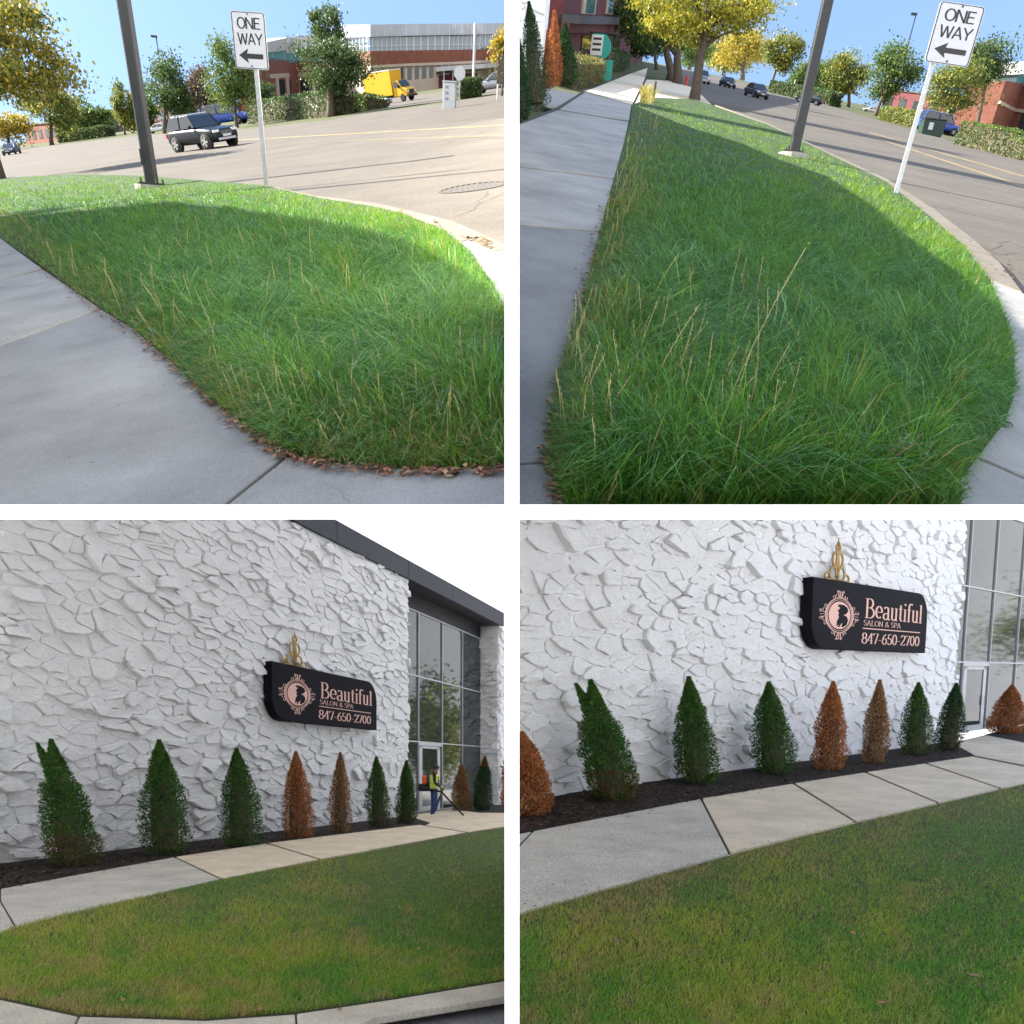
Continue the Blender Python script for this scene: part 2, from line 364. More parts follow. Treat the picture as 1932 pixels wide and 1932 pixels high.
structure(sheet(TR, 'driveway', [(1196, 197), (1236, 184), (1305, 187), (1342, 197), (1310, 166), (1260, 152), (1220, 150)], .06, MT['concwarm'], thick=.05))
structure(sheet(TR, 'driveway', [(1030, 166), (1090, 178), (1050, 202), (1024, 198)], .09, MT['conc'], thick=.05))
for pts in ([(600, 905), (640, 925), (660, 953)],): crack(TL, pts, .8, 'hairline_crack', .103)
for pts in ([(985, 372), (1040, 378)],): crack(TR, pts, 1.0, 'hairline_crack', .103)
# kerbs and corner ramps
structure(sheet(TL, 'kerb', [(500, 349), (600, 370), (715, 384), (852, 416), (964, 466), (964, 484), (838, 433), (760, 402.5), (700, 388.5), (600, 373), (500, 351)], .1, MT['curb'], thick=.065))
structure(sheet(TL, 'corner_ramp', [(840, 435), (964, 485.5), (964, 652), (949, 585), (926, 530), (886, 475)], .1, MT['concdark'], thick=.065))
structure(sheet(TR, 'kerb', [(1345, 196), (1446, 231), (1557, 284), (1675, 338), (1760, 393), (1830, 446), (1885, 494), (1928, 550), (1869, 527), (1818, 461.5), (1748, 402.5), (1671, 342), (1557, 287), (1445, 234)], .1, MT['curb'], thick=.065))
pavement(TR, 'corner_ramp', [
  ([(1869, 529), (1930, 553), (2040, 610), (2040, 944), (1845, 859), (1897, 792), (1913, 727), (1913, 657), (1893, 593)], 'conc'),
  ([(1841, 864), (2040, 951), (2040, 953.5), (1814, 953.5), (1799, 920)], 'conc')],
  [(1868, 528), (1930, 552), (2042, 609), (2042, 953.5), (1814, 953.5), (1799, 920), (1897, 792), (1913, 700), (1893, 593)])
# storm drain grate in the road
def drain():
    P = TL.G(893, 354, .0); e = empty('storm_drain', TL.MN(P), 'round cast iron storm drain grate set in the road', 'drain')
    r = (TL.G(935, 354)-P).length
    m_ = MB(); m_.lathe([(r, -.02), (r, .012), (r*.92, .014), (r*.92, -.01)], 28); m_.build('rim', MT['crack'], e)
    m_ = MB(); m_.lathe([(r*.91, -.03), (r*.91, -.012)], 28); m_.build('pit', MT['black'], e)
    for k in range(-5, 6):
        x = k*r*.165; L = math.sqrt(max(0, (r*.9)**2-x*x)); m_ = MB(); m_.box(x-r*.04, x+r*.04, -L, L, -.012, .01); m_.build('bar', MT['crack'], e)
drain()

# ---- verges (soil under the grass)
verge_tl = [(-128, 349), (0, 336), (130, 329), (260, 331), (330, 336), (500, 350), (600, 373), (700, 389), (760, 403), (838, 434), (886, 475), (926, 530), (949, 585), (964, 655), (964, 880), (797, 887), (622, 872), (538, 852), (478, 812), (398, 753), (319, 678), (249, 618), (154, 558), (75, 499), (0, 449), (-60, 413), (-128, 392)]
verge_tr = [(1236, 184), (1305, 187), (1340, 197), (1445, 234), (1494, 256), (1557, 287), (1671, 342), (1748, 402), (1817, 461), (1868, 528), (1893, 593), (1912, 657), (1912, 727), (1897, 792), (1838, 866), (1798, 920), (1813, 953.5), (1072, 953.5), (1037, 874), (1046, 775), (1076, 655), (1106, 546), (1132, 437), (1158, 336), (1176, 274), (1188, 229), (1193, 198), (1215, 188)]
structure(sheet(TL, 'verge_soil', verge_tl, .1, MT['turfbase'], thick=.065))
structure(sheet(TR, 'verge_soil', verge_tr, .1, MT['turfbase'], thick=.065))

# ---- lower yards
lawn_bl = [(-100, 1802), (0, 1762), (30, 1750), (100, 1730), (418, 1660), (607, 1623), (881, 1573), (964, 1559), (964, 1847), (747, 1883), (558, 1911), (388, 1923), (149, 1916), (0, 1883), (-100, 1850)]
structure(sheet(BL, 'lawn_soil', lawn_bl, .0, MT['lawnbase'], thick=.1))
pavement(BL, 'sidewalk', [
  ([(-100, 1700), (-2, 1678), (-1, 1699), (27, 1748), (-100, 1798)], 'concold'),
  ([(2, 1677), (328, 1617.5), (414, 1658), (100, 1729), (32, 1748), (2, 1698)], 'concold'),
  ([(332, 1616.5), (502, 1591.5), (600, 1621), (420, 1657)], 'concwarm'),
  ([(507, 1590.5), (792, 1556), (800, 1558), (878, 1570.5), (606, 1620)], 'concwarm'),
  ([(804, 1557), (812, 1552), (770, 1539), (850, 1526), (905, 1532), (964, 1532), (964, 1557), (884, 1569.5)], 'concwarm')],
  [(-100, 1699), (328, 1617), (792, 1555), (812, 1551), (770, 1538), (850, 1525), (964, 1531), (964, 1558), (607, 1621), (100, 1730), (-100, 1800)], .02)
structure(sheet(BL, 'mulch_bed', [(-100, 1638), (0, 1626), (767, 1536), (812, 1552.5), (792, 1557), (500, 1592), (329, 1618), (0, 1677), (-100, 1700)], .012, MT['mulch'], thick=.1))
structure(sheet(BL, 'mulch_bed', [(852, 1526), (900, 1517), (964, 1508), (964, 1533), (905, 1533)], .03, MT['mulch'], thick=.1))
pavement(BL, 'kerb', [
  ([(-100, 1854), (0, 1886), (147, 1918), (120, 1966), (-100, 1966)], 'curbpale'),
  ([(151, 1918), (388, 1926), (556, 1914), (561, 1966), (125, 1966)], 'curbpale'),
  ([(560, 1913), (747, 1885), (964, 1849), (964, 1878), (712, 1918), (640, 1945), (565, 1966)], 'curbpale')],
  [(-100, 1853), (0, 1885), (149, 1917), (388, 1924), (558, 1912), (747, 1884), (964, 1848), (964, 1879), (712, 1920), (564, 1967), (-100, 1967)], .02)
lawn_br = [(967, 1730), (982, 1726), (1377, 1614), (1613, 1554), (1931, 1480), (2050, 1452), (2050, 2060), (967, 2060)]
structure(sheet(BR, 'lawn_soil', lawn_br, .0, MT['lawnbase'], thick=.1))
pavement(BR, 'sidewalk', [
  ([(967, 1576), (1002, 1569), (967, 1605)], 'concold'),
  ([(1007, 1568), (1321, 1507), (1374, 1610), (982, 1722), (967, 1726), (967, 1611)], 'concold'),
  ([(1325, 1506), (1495, 1478.5), (1611, 1550), (1379, 1609)], 'concwarm'),
  ([(1500, 1477.5), (1631, 1457.5), (1766, 1514), (1616, 1549)], 'concwarm'),
  ([(1636, 1456.5), (1745, 1440.5), (1884, 1487), (1771, 1513)], 'concwarm'),
  ([(1750, 1439.5), (1813, 1430), (1834, 1427), (1950, 1450), (2050, 1450), (1935, 1476), (1889, 1486)], 'concwarm'),
  ([(1839, 1425), (1800, 1402), (1866, 1386), (1940, 1402), (2050, 1418), (2050, 1447), (1954, 1447)], 'concwarm')],
  [(967, 1575), (1321, 1506), (1499, 1477), (1813, 1429), (1800, 1401), (1866, 1385), (1940, 1401), (2050, 1417), (2050, 1451), (1931, 1478), (1613, 1552), (1377, 1612), (967, 1728)], .02)
structure(sheet(BR, 'mulch_bed', [(967, 1508), (1046, 1498), (1364, 1456), (1593, 1426), (1790, 1399), (1838, 1424.5), (1812, 1430.5), (1499, 1478), (981, 1572.5), (967, 1575)], .012, MT['mulch'], thick=.1))
structure(sheet(BR, 'mulch_bed', [(1858, 1386), (1910, 1372), (2050, 1350), (2050, 1420), (1931, 1400)], .03, MT['mulch'], thick=.1))

# ---- added unseen stand-in for the building at left, shaped to shade the verge
shade_tl = [(0, 394), (60, 381), (150, 370), (290, 363), (400, 372), (500, 386), (600, 400), (700, 421), (780, 452), (850, 492), (925, 548)]
def wing():
    d = Vector((-.644, 1, 0)).normalized(); nrm = Vector((d.y, -d.x, 0)); p0 = Vector((-3.2, 0, 0))
    top_ = []
    for px, py in shade_tl:
        P = TL.G(px, py, .3); t = (p0-P).dot(nrm)/SUN.dot(nrm); Q = P+SUN*t
        top_.append(Q)
    top_.sort(key=lambda q: q.y)
    y_first = top_[0]
    ext = []
    for px, py in ((964, 700), (960, 953), (500, 953), (0, 953), (-100, 953)):
        P = TL.G(px, py, .4); t = (p0-P).dot(nrm)/SUN.dot(nrm); ext.append(P+SUN*t)
    q0 = min(ext, key=lambda q: q.y); zq = max(q.z for q in ext)+.5
    print('wing', [tuple(round(c, 1) for c in q) for q in ext], [tuple(round(c, 1) for c in q) for q in top_])
    pts = [p0+d*((q0-p0).dot(d)-.6)+Vector((0, 0, zq)), Vector((y_first.x, y_first.y, max(zq, y_first.z)))-d*.3]+top_
    def gz(q): return EYE.z+(TL.N.x*-(q.x)+TL.N.y*-(q.y)-TL.h)/TL.N.z
    last = top_[-1]+d*1.0; last.z = gz(last)+.5
    pts.append(last)
    m_ = MB(); back = Vector((-7, -2, 0))
    bottom = [Vector((q.x, q.y, min(q.z-.5, max(gz(q)-.3, 3.4)))) for q in reversed(pts)]
    m_.prism(pts+bottom, back)
    cols_ = [(q, c_) for q in (bottom[0], bottom[len(bottom)//2], bottom[-1]) for c_ in (.15, .85)]  # added stilts leave the side below open to sky light
    for q, c_ in cols_:
        c0 = q+back*c_+d*(.5 if q is bottom[-1] else -.5); m_.tube([(c0.x, c0.y, -.13), (c0.x, c0.y, q.z+.3)], .25, 10)
    o = m_.build('shade_block', MT['stone']); tag(o, 'white block added outside the picture, shaped to cast the shadow over the grass', 'building')
wing()

# ================================================================== grass
def inpoly(x, y, poly):
    r = np.zeros(len(x), bool); n = len(poly)
    for i in range(n):
        x1, y1 = poly[i]; x2, y2 = poly[(i+1) % n]
        c = (y1 > y) != (y2 > y)
        r ^= c & (x < (x2-x1)*(y-y1)/((y2-y1) if y2 != y1 else 1e-9)+x1)
    return r
def scatter(Y, poly, n, lift):
    xs = [p[0] for p in poly]; ys = [p[1] for p in poly]
    x = rng.uniform(min(xs), max(xs), n*3); y = rng.uniform(min(ys), max(ys), n*3)
    k = inpoly(x, y, poly); x = x[k][:n]; y = y[k][:n]
    d = np.stack([(x-PX)/F, np.ones_like(x), (PY-y)/F], 1); N = np.array(Y.N)
    t = -(Y.h-lift)/(d@N)
    return np.array(EYE)+d*t[:, None], t, x, y
def blades(name, Y, P, t, h, wd, bend, lean, cols, mat, twist=None):
    """curved tapering grass blades; lean = (n,3) directions in the ground plane"""
    n = len(P); N = np.array(Y.N); S = np.array([0, .38, .72, 1.0]); Wd = np.array([.9, 1, .7, 0.04])
    az = rng.uniform(0, 2*np.pi, n); fr = Y.MN(Vector((0, 0, 0))); R = np.array(fr.col[0][:3]); Fw = np.array(fr.col[1][:3])
    side = np.cos(az)[:, None]*R+np.sin(az)[:, None]*Fw
    V = np.zeros((n, 7, 3)); C = np.zeros((n, 7, 3))
    for i, s in enumerate(S):
        c = P+N*(h*s*(1-.52*bend*s*s))[:, None]+lean*(h*bend*s*s)[:, None]
        o = side*(wd*Wd[i]*.5)[:, None]
        if i < 3: V[:, 2*i] = c-o; V[:, 2*i+1] = c+o
        else: V[:, 6] = c
    for j in range(7): C[:, j] = cols
    T = np.array([(0, 1, 3), (0, 3, 2), (2, 3, 5), (2, 5, 4), (4, 5, 6)])
    tr = (np.arange(n)[:, None, None]*7+T[None]).reshape(-1, 3)
    o = np_mesh(name, V.reshape(-1, 3), tr, mat, C.reshape(-1, 3)); o['kind'] = 'stuff'
    return o
def mix(a, b, t): return np.array(a)[None]*(1-t[:, None])+np.array(b)[None]*t[:, None]
def leandir(Y, n, wind, w_):
    fr = Y.MN(Vector((0, 0, 0))); R = np.array(fr.col[0][:3]); Fw = np.array(fr.col[1][:3])
    az = rng.uniform(0, 2*np.pi, n); v = np.stack([np.cos(az)+wind[0]*w_, np.sin(az)+wind[1]*w_], 1)
    v /= np.linalg.norm(v, axis=1)[:, None]
    return v[:, :1]*R+v[:, 1:]*Fw

def edgedist(x, y, poly):
    d = np.full(len(x), 1e9)
    for i in range(len(poly)):
        (x1, y1), (x2, y2) = poly[i], poly[(i+1) % len(poly)]
        if min(y1, y2) > 940 or (min(x1, x2) > 960 and max(x1, x2) < 965): continue
        L = (x2-x1)**2+(y2-y1)**2; t = np.clip(((x-x1)*(x2-x1)+(y-y1)*(y2-y1))/L, 0, 1); d = np.minimum(d, np.hypot(x-x1-t*(x2-x1), y-y1-t*(y2-y1)))
    return d
def tidy(Y, poly, P, lean, h, bend, m=24):
    """True for blades whose tip stays over the verge (a little overhang allowed)"""
    T = P+np.array(Y.N)*(h*(1-.52*bend))[:, None]+lean*(h*bend)[:, None]; q = T-np.array(EYE); x = PX+F*q[:, 0]/q[:, 1]; y = PY-F*q[:, 2]/q[:, 1]
    return (inpoly(x, y, poly) | (edgedist(x, y, poly) < m*rng.uniform(.2, 2.2, len(x))) | (y < 420)) & (y < 957) & (np.abs(x-966) > 3)
def tall_grass(Y, poly, n, name, label, edge, hmax, street):
    """tufts: every blade belongs to a clump and arches out of it"""
    nc = n//9; Pc, tc, xc, yc = scatter(Y, poly, nc, .1)
    k = rng.integers(0, nc, n); fr = Y.MN(Vector((0, 0, 0))); R = np.array(fr.col[0][:3]); Fw = np.array(fr.col[1][:3])
    az = rng.uniform(0, 2*np.pi, n); rr = np.abs(rng.normal(0, .05, n))*np.clip(tc[k]/6, 1, 5); out = np.cos(az)[:, None]*R+np.sin(az)[:, None]*Fw
    P = Pc[k]+out*rr[:, None]; q = P-np.array(EYE); t = q[:, 1]; x = PX+F*q[:, 0]/t; y = PY-F*q[:, 2]/t
    ok = inpoly(x, y, poly); P, t, x, y, k, out = P[ok], t[ok], x[ok], y[ok], k[ok], out[ok]; n = len(t)
    nz = fbm(x/90, y/70, 3); nz2 = fbm(x/26, y/22, 9); hc = rng.uniform(.6, 1.2, nc)[k]; cc_ = rng.normal(0, .24, nc)[k]
    near = np.clip((y-330)/500, 0, 1); ed = edge(x, y); de = np.clip(.3+edgedist(x, y, poly)/(30+90*near), .3, 1)
    h = (.10+(hmax-.10)*near**.8)*rng.uniform(.6, 1.15, n)*(.65+.7*nz)*hc*de
    wd = np.maximum(rng.uniform(.0035, .0085, n), .75*t/F); bend = np.clip(rng.normal(.7, .3, n), .08, 1.3)
    fx = fbm(x/160+7, y/120, 21)*6.3; flow = np.cos(fx)[:, None]*R+np.sin(fx)[:, None]*Fw*.6
    lean = out*.9+flow*.8+R*.25+rng.normal(0, .3, (n, 1))*R; lean /= np.linalg.norm(lean, axis=1)[:, None]
    c = mix((.045, .15, .014), (.13, .31, .022), np.clip(nz*1.5-.25+cc_+rng.normal(0, .15, n), 0, 1))
    blue = np.clip(nz2*2.2-1.1, 0, 1); c = c*(1-.4*blue[:, None])+np.array((.09, .25, .07))*.4*blue[:, None]
    sb = street(x, y)[:, None]; c = c*(1-.75*sb)+np.array((.19, .34, .012))*.75*sb  # sunlight put into the blade colour: yellower and brighter towards the street
    yel = rng.random(n) < .06+.22*ed; c[yel] = np.array((.27, .28, .04))
    dry = rng.random(n) < .022+.26*ed*nz2*1.6; c[dry] = np.array((.38, .28, .13))
    c *= rng.uniform(.5, 1.3, n)[:, None]
    k = tidy(Y, poly, P, lean, h, bend)
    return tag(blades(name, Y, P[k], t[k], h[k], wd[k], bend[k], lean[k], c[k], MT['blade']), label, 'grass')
def arching(Y, poly, n, name, label, hr):
    P, t, x, y = scatter(Y, poly, n, .1)
    nz = fbm(x/70, y/60, 13); k = rng.random(len(t)) < .25+1.1*nz; P, t, x, y, nz = P[k], t[k], x[k], y[k], nz[k]
    h = rng.uniform(*hr, len(t))*(.7+.5*nz)*np.clip(.35+(y-330)/420, .35, 1)*np.clip(.22+edgedist(x, y, poly)/130, .22, 1); wd = np.maximum(rng.uniform(.004, .008, len(t)), .8*t/F); bend = np.clip(rng.normal(1.15, .25, len(t)), .5, 1.6)
    fx = fbm(x/150+3, y/110, 23)*7; fr = Y.MN(Vector((0, 0, 0))); R = np.array(fr.col[0][:3]); Fw = np.array(fr.col[1][:3])
    lean = leandir(Y, len(t), (0, 0), 0)*.8+np.cos(fx)[:, None]*R+np.sin(fx)[:, None]*Fw*.5+R*.35; lean /= np.linalg.norm(lean, axis=1)[:, None]
    c = mix((.08, .24, .028), (.19, .38, .06), rng.random(len(t))); b_ = rng.random(len(t)) < .3; c[b_] = np.array((.20, .38, .16)); dk = rng.random(len(t)) < .25; c[dk] = np.array((.04, .13, .02)); c *= rng.uniform(.6, 1.3, len(t))[:, None]
    k = tidy(Y, poly, P, lean, h, bend)
    return tag(blades(name, Y, P[k], t[k], h[k], wd[k], bend[k], lean[k], c[k], MT['blade']), label, 'grass')
edge_tl = lambda x, y: np.clip(1.15-np.minimum(np.abs((y-449)-(x-0)*.76)/90, np.abs(870-y)/60+(x < 500)*2), 0, 1)
edge_tr = lambda x, y: np.clip(1.2-np.abs(x-(1190-(y-230)*.22))/95, 0, 1)
grow_tr = [(a_, b_ if b_ < 950 else 966) for a_, b_ in verge_tr]
tall_grass(TL, verge_tl, 105000, 'tall_grass', 'overgrown long green grass on the corner verge beside the street', edge_tl, .36, lambda x, y: np.clip(1.25-np.abs(y-(335+np.maximum(x-450, 0)*.22))/42, 0, 1))  # street-side band that gets the sunlit tint
tall_grass(TR, grow_tr, 120000, 'tall_grass', 'overgrown long green grass strip between sidewalk and street', edge_tr, .42, lambda x, y: np.clip(1.3-np.abs(x-(1305+(y-187)*2.0))/150, 0, 1))  # band along the kerb coloured as sunlit grass

arching(TL, verge_tl, 40000, 'long_grass', 'longest arching grass blades matted over the corner verge', (.30, .58))
arching(TR, verge_tr, 46000, 'long_grass', 'longest arching grass blades matted over the grass strip', (.32, .64))
def weeds(Y, poly, n, name, label, hr, colA, colB, wpx, bendm):
    P, t, x, y = scatter(Y, poly, n, .1)
    h = rng.uniform(*hr, len(t))*np.clip(.3+edgedist(x, y, verge_tl if Y is TL else verge_tr)/110, .3, 1); wd = np.maximum(rng.uniform(.006, .014, len(t)), .6*t/F)*wpx; bend = np.clip(rng.normal(bendm, .3, len(t)), .05, 1.4)
    lean = leandir(Y, len(t), (0, 0), 0); c = mix(colA, colB, rng.random(len(t)))
    k = tidy(Y, verge_tl if Y is TL else verge_tr, P, lean, h, bend)
    return tag(blades(name, Y, P[k], t[k], h[k], wd[k], bend[k], lean[k], c[k], MT['blade']), label, 'weeds')
near_tl = [(420, 700), (700, 600), (964, 560), (964, 875), (797, 880), (622, 866), (545, 850), (478, 808), (398, 749)]
near_tr = [(1050, 760), (1200, 640), (1500, 640), (1850, 760), (1790, 925), (1800, 953), (1075, 953), (1042, 874)]
weeds(TL, near_tl, 2600, 'coarse_weeds', 'coarse broad-bladed weeds at the near corner of the verge', (.12, .30), (.06, .16, .03), (.26, .33, .08), 1.5, .8)
weeds(TR, near_tr, 3200, 'coarse_weeds', 'coarse broad-bladed weeds at the near end of the grass strip', (.14, .34), (.06, .16, .035), (.27, .34, .09), 1.5, .8)

# seed stalks: thin straw stems with a spike of seeds
def stalks(Y, pts, name, label):
    vs = []; tr = []; cs = []
    fr = Y.MN(Vector((0, 0, 0))); R = np.array(fr.col[0][:3]); Fw = np.array(fr.col[1][:3]); N = np.array(Y.N)
    for (px, py, h) in pts:
        p = np.array(Y.G(px, py, .1)); dz = (p-np.array(EYE))[1]; a = rng.uniform(0, 6.28); l = (np.cos(a)*R+np.sin(a)*Fw)*rng.uniform(.05, .35); sd = R*np.cos(.3)+Fw*.3
        wd = max(.0014, .36*dz/F); col = np.array((.42, .36, .17))*rng.uniform(.7, 1.2) if rng.random() < .7 else np.array((.2, .26, .08))
        c = [p+N*h*s+l*h*s*s for s in np.linspace(0, 1, 6)]
        for i in range(5):
            b = len(vs); w0, w1 = wd, wd*.9
            vs += [c[i]-sd*w0, c[i]+sd*w0, c[i+1]+sd*w1, c[i+1]-sd*w1]; cs += [col]*4; tr += [(b, b+1, b+2), (b, b+2, b+3)]
        for k in range(22):                      # grains
            s = .68+.34*rng.random(); q = p+N*h*s+l*h*s*s; d = rng.normal(size=3); d /= np.linalg.norm(d); e = np.cross(d, N); gl_ = max(.008, 1.4*dz/F)*rng.uniform(.6, 1.2)
            b = len(vs); vs += [q, q+N*gl_*.8+d*gl_*.6+e*gl_*.3, q+N*gl_*1.5+d*gl_*.5]; cs += [np.array((.5, .42, .22))*rng.uniform(.7, 1.1)]*3; tr += [(b, b+1, b+2)]
    o = np_mesh(name, np.array(vs), np.array(tr), MT['litter'], np.array(cs)); tag(o, label, 'weeds', kind='stuff')
def along(pts, n, jx, jy):
    out = []
    for _ in range(n):
        i = random.randrange(len(pts)-1); t = random.random(); a, b = pts[i], pts[i+1]
        out.append((a[0]+(b[0]-a[0])*t+random.gauss(0, jx), a[1]+(b[1]-a[1])*t+random.gauss(0, jy)))
    return out
st = [(x_, y_, random.uniform(.18, .36)) for x_, y_ in along([(60, 470), (220, 570), (380, 700), (520, 800), (700, 840), (930, 850)], 80, 40, 26) if y_ < 868]
st += [(random.uniform(250, 940), random.uniform(430, 850), random.uniform(.25, .45)) for _ in range(80)]
st = [s for s in st if inpoly(np.array([s[0]]), np.array([s[1]]), verge_tl)[0]]
stalks(TL, st, 'seed_stalks', 'straw coloured seed stalks standing up out of the verge grass')
st = [(x_, y_, random.uniform(.16, .36)) for x_, y_ in along([(1200, 230), (1170, 400), (1130, 560), (1090, 720), (1070, 900)], 90, 24, 12)]
st += [(random.uniform(1060, 1500), random.uniform(560, 950), random.uniform(.25, .5)) for _ in range(80)]
st += [(1330, 880, .95), (1195, 830, .62), (1400, 830, .6), (1440, 700, .5), (1265, 850, .45), (1560, 900, .4)]
st = [s for s in st if inpoly(np.array([s[0]]), np.array([s[1]]), verge_tr)[0]]
stalks(TR, st, 'seed_stalks', 'straw coloured seed stalks standing up along the sidewalk edge')

# fallen leaves along the edges of the verges, on the lawns and the mulch
def litter(Y, pts, name, label, size, cols, lift):
    vs = []; tr = []; cs = []
    fr = Y.MN(Vector((0, 0, 0))); R = np.array(fr.col[0][:3]); Fw = np.array(fr.col[1][:3]); N = np.array(Y.N)
    for px, py in pts:
        p = np.array(Y.G(px, py, lift+random.uniform(0, .025))); a = rng.uniform(0, 6.28); u = np.cos(a)*R+np.sin(a)*Fw; v = np.cross(N, u); s = random.uniform(*size)
        til = N*s*random.uniform(-.25, .5); til2 = N*s*random.uniform(-.1, .4); b = len(vs)
        vs += [p-u*s, p-v*s*.45+til2, p+u*s+til, p+v*s*.5+til2*.6, p+N*s*.12]
        tr += [(b, b+1, b+4), (b+1, b+2, b+4), (b+2, b+3, b+4), (b+3, b, b+4)]
        c = np.array(random.choice(cols))*random.uniform(.6, 1.25); cs += [c]*5
    o = np_mesh(name, np.array(vs), np.array(tr), MT['litter'], np.array(cs)); return tag(o, label, 'leaves', kind='stuff')
BRN = [(.22, .10, .055), (.30, .16, .09), (.14, .07, .045), (.35, .22, .13), (.10, .06, .04)]
litter(TL, along([(75, 503), (154, 562), (249, 622), (319, 682), (398, 757), (478, 816), (538, 856), (622, 876), (797, 888), (950, 882)], 900, 8, 5), 'fallen_leaves', 'brown dead leaves caught along the sidewalk edge of the verge', (.014, .036), BRN, .105)
litter(TR, along([(1158, 336), (1132, 437), (1106, 546), (1076, 655), (1046, 775), (1037, 874), (1060, 940)], 600, 8, 7), 'fallen_leaves', 'brown dead leaves caught along the edge of the grass strip', (.014, .036), BRN, .105)
litter(TL, [(random.uniform(0, 900), random.uniform(560, 950)) for _ in range(26)], 'sidewalk_debris', 'few specks of leaf and grit on the shaded sidewalk', (.006, .014), [(.06, .05, .04), (.2, .15, .09)], .102)
litter(TR, [(random.uniform(985, 1100), random.uniform(240, 700)) for _ in range(22)], 'sidewalk_debris', 'few specks of leaf and grit on the sidewalk slabs', (.006, .014), [(.06, .05, .04), (.2, .15, .09)], .102)
litter(TR, along([(1790, 440), (1850, 480), (1900, 520), (1925, 490)], 60, 14, 8), 'twigs', 'dry twigs and leaves scattered along the kerb', (.02, .05), [(.16, .1, .05), (.25, .17, .08)], .11)
litter(TL, along([(872, 448), (900, 452), (930, 466), (690, 375)], 40, 8, 3), 'twigs', 'dry leaves and twigs lying by the kerb', (.03, .07), [(.16, .1, .05), (.25, .17, .08)], .11)

# broad leaved weeds (single plants)
def broadleaf(Y, px, py, name, label, n, L, col, updeg=35):
    P = Y.G(px, py, .1); e = empty(name, Y.M(P), label, 'weed plant')
    for k in range(n):
        a = 2*math.pi*k/n+random.uniform(-.3, .3); l = L*random.uniform(.7, 1.1); wv = l*.28; el = rad(updeg+random.uniform(-15, 20))
        d = Vector((math.cos(a), math.sin(a), 0)); s = Vector((-d.y, d.x, 0)); vs = []
        for i, (t, ww) in enumerate(((0, .12), (.3, .8), (.6, 1), (.85, .6), (1, .05))):
            c = d*l*t*math.cos(el)+Vector((0, 0, l*(t*math.sin(el)-.45*t*t)))
            vs += [c-s*wv*ww+Vector((0, 0, wv*.25*ww)), c, c+s*wv*ww+Vector((0, 0, wv*.25*ww))]
        fs = []
        for i in range(4): fs += [(3*i, 3*i+1, 3*i+4, 3*i+3), (3*i+1, 3*i+2, 3*i+5, 3*i+4)]
        m_ = MB(); m_.add([v+Vector((0, 0, .02)) for v in vs], fs); m_.build('leaf', col, e, smooth=True, fix=False)
    return e
WEED = pmat('weed_leaf', (.05, .13, .035), .5, .3, 12)
broadleaf(TL, 600, 838, 'broadleaf_weed', 'low broad leaved weed at the point of the verge by the cracked joint', 9, .15, WEED)
broadleaf(TL, 508, 818, 'broadleaf_weed', 'small flat round leaved weed on the edge of the grey slab', 5, .07, WEED, 10)
broadleaf(TR, 1075, 875, 'broadleaf_weed', 'dark leafy dock weed at the bottom of the sidewalk edge', 10, .16, WEED)
broadleaf(TR, 1062, 795, 'broadleaf_weed', 'pale leafy weed on the sidewalk edge above the dock', 8, .11, WEED)
broadleaf(TR, 1886, 800, 'broadleaf_weed', 'small weed spilling over the rounded kerb corner', 6, .1, WEED, 15)
broadleaf(TR, 1898, 735, 'broadleaf_weed', 'weed tuft leaning over the kerb at the right edge of the grass', 7, .12, WEED)
gw = 'small broad leaved weeds in the near grass'
for Y, pts, lb in ((TL, [(560, 842), (640, 800), (690, 852), (740, 812), (790, 858), (850, 835), (900, 862), (935, 800), (450, 770), (390, 720), (300, 640), (815, 770)], 'small broad leaved weed near the point of the corner verge'),
                   (TR, [(1095, 900), (1130, 860), (1085, 720), (1150, 930), (1200, 900), (1300, 930), (1420, 935), (1760, 900), (1800, 860), (1110, 640), (1140, 520), (1250, 945)], 'small broad leaved weed in the near grass strip')):
    for px, py in pts: broadleaf(Y, px, py, 'broadleaf_weed', lb, random.randint(6, 9), random.uniform(.10, .17), WEED, random.uniform(30, 60))['group'] = gw
def bushy_weed(px, py, h, label):
    P = TR.G(px, py, .1); e = empty('bushy_weed', TR.M(P), label, 'weed plant'); m_ = MB(); vs = []; tr = []; cs = []
    for k in range(9):
        a = random.uniform(0, 6.28); L = h*random.uniform(.6, 1); d = Vector((math.cos(a)*.55, math.sin(a)*.55, 1)); pts = [d*L*t+Vector((math.cos(a), math.sin(a), 0))*.2*L*t*t for t in (0, .35, .7, 1)]
        m_.tube(pts, [.004, .003, .002, .001], 5)
        for j in range(60):
            t = random.uniform(.2, 1); q = d*L*t+Vector((math.cos(a), math.sin(a), 0))*.2*L*t*t
            u = Vector((random.gauss(0, 1), random.gauss(0, 1), random.gauss(0, .5))).normalized(); v = u.cross(Vector((0, 0, 1)))*.5; l = random.uniform(.012, .03); b = len(vs); q = q+u*random.uniform(0, .03)
            vs += [q, q+(u*.5+v)*l, q+u*l, q+(u*.5-v)*l]; tr += [(b, b+1, b+2, b+3)]; cs += [np.array((.12, .2, .09))*random.uniform(.6, 1.3)]*4
    m_.build('stem', MT['straw'], e); o = np_mesh('foliage', np.array([tuple(v) for v in vs]), np.array(tr), MT['leaf'], np.array(cs), e, quads=True); o['kind'] = 'stuff'
bushy_weed(1600, 935, .36, 'airy branching weed with tiny grey green leaves near the ramp')
bushy_weed(1700, 945, .30, 'second airy weed nearest the corner ramp edge')
bushy_weed(1530, 915, .28, 'airy grey green weed left of its two neighbours')

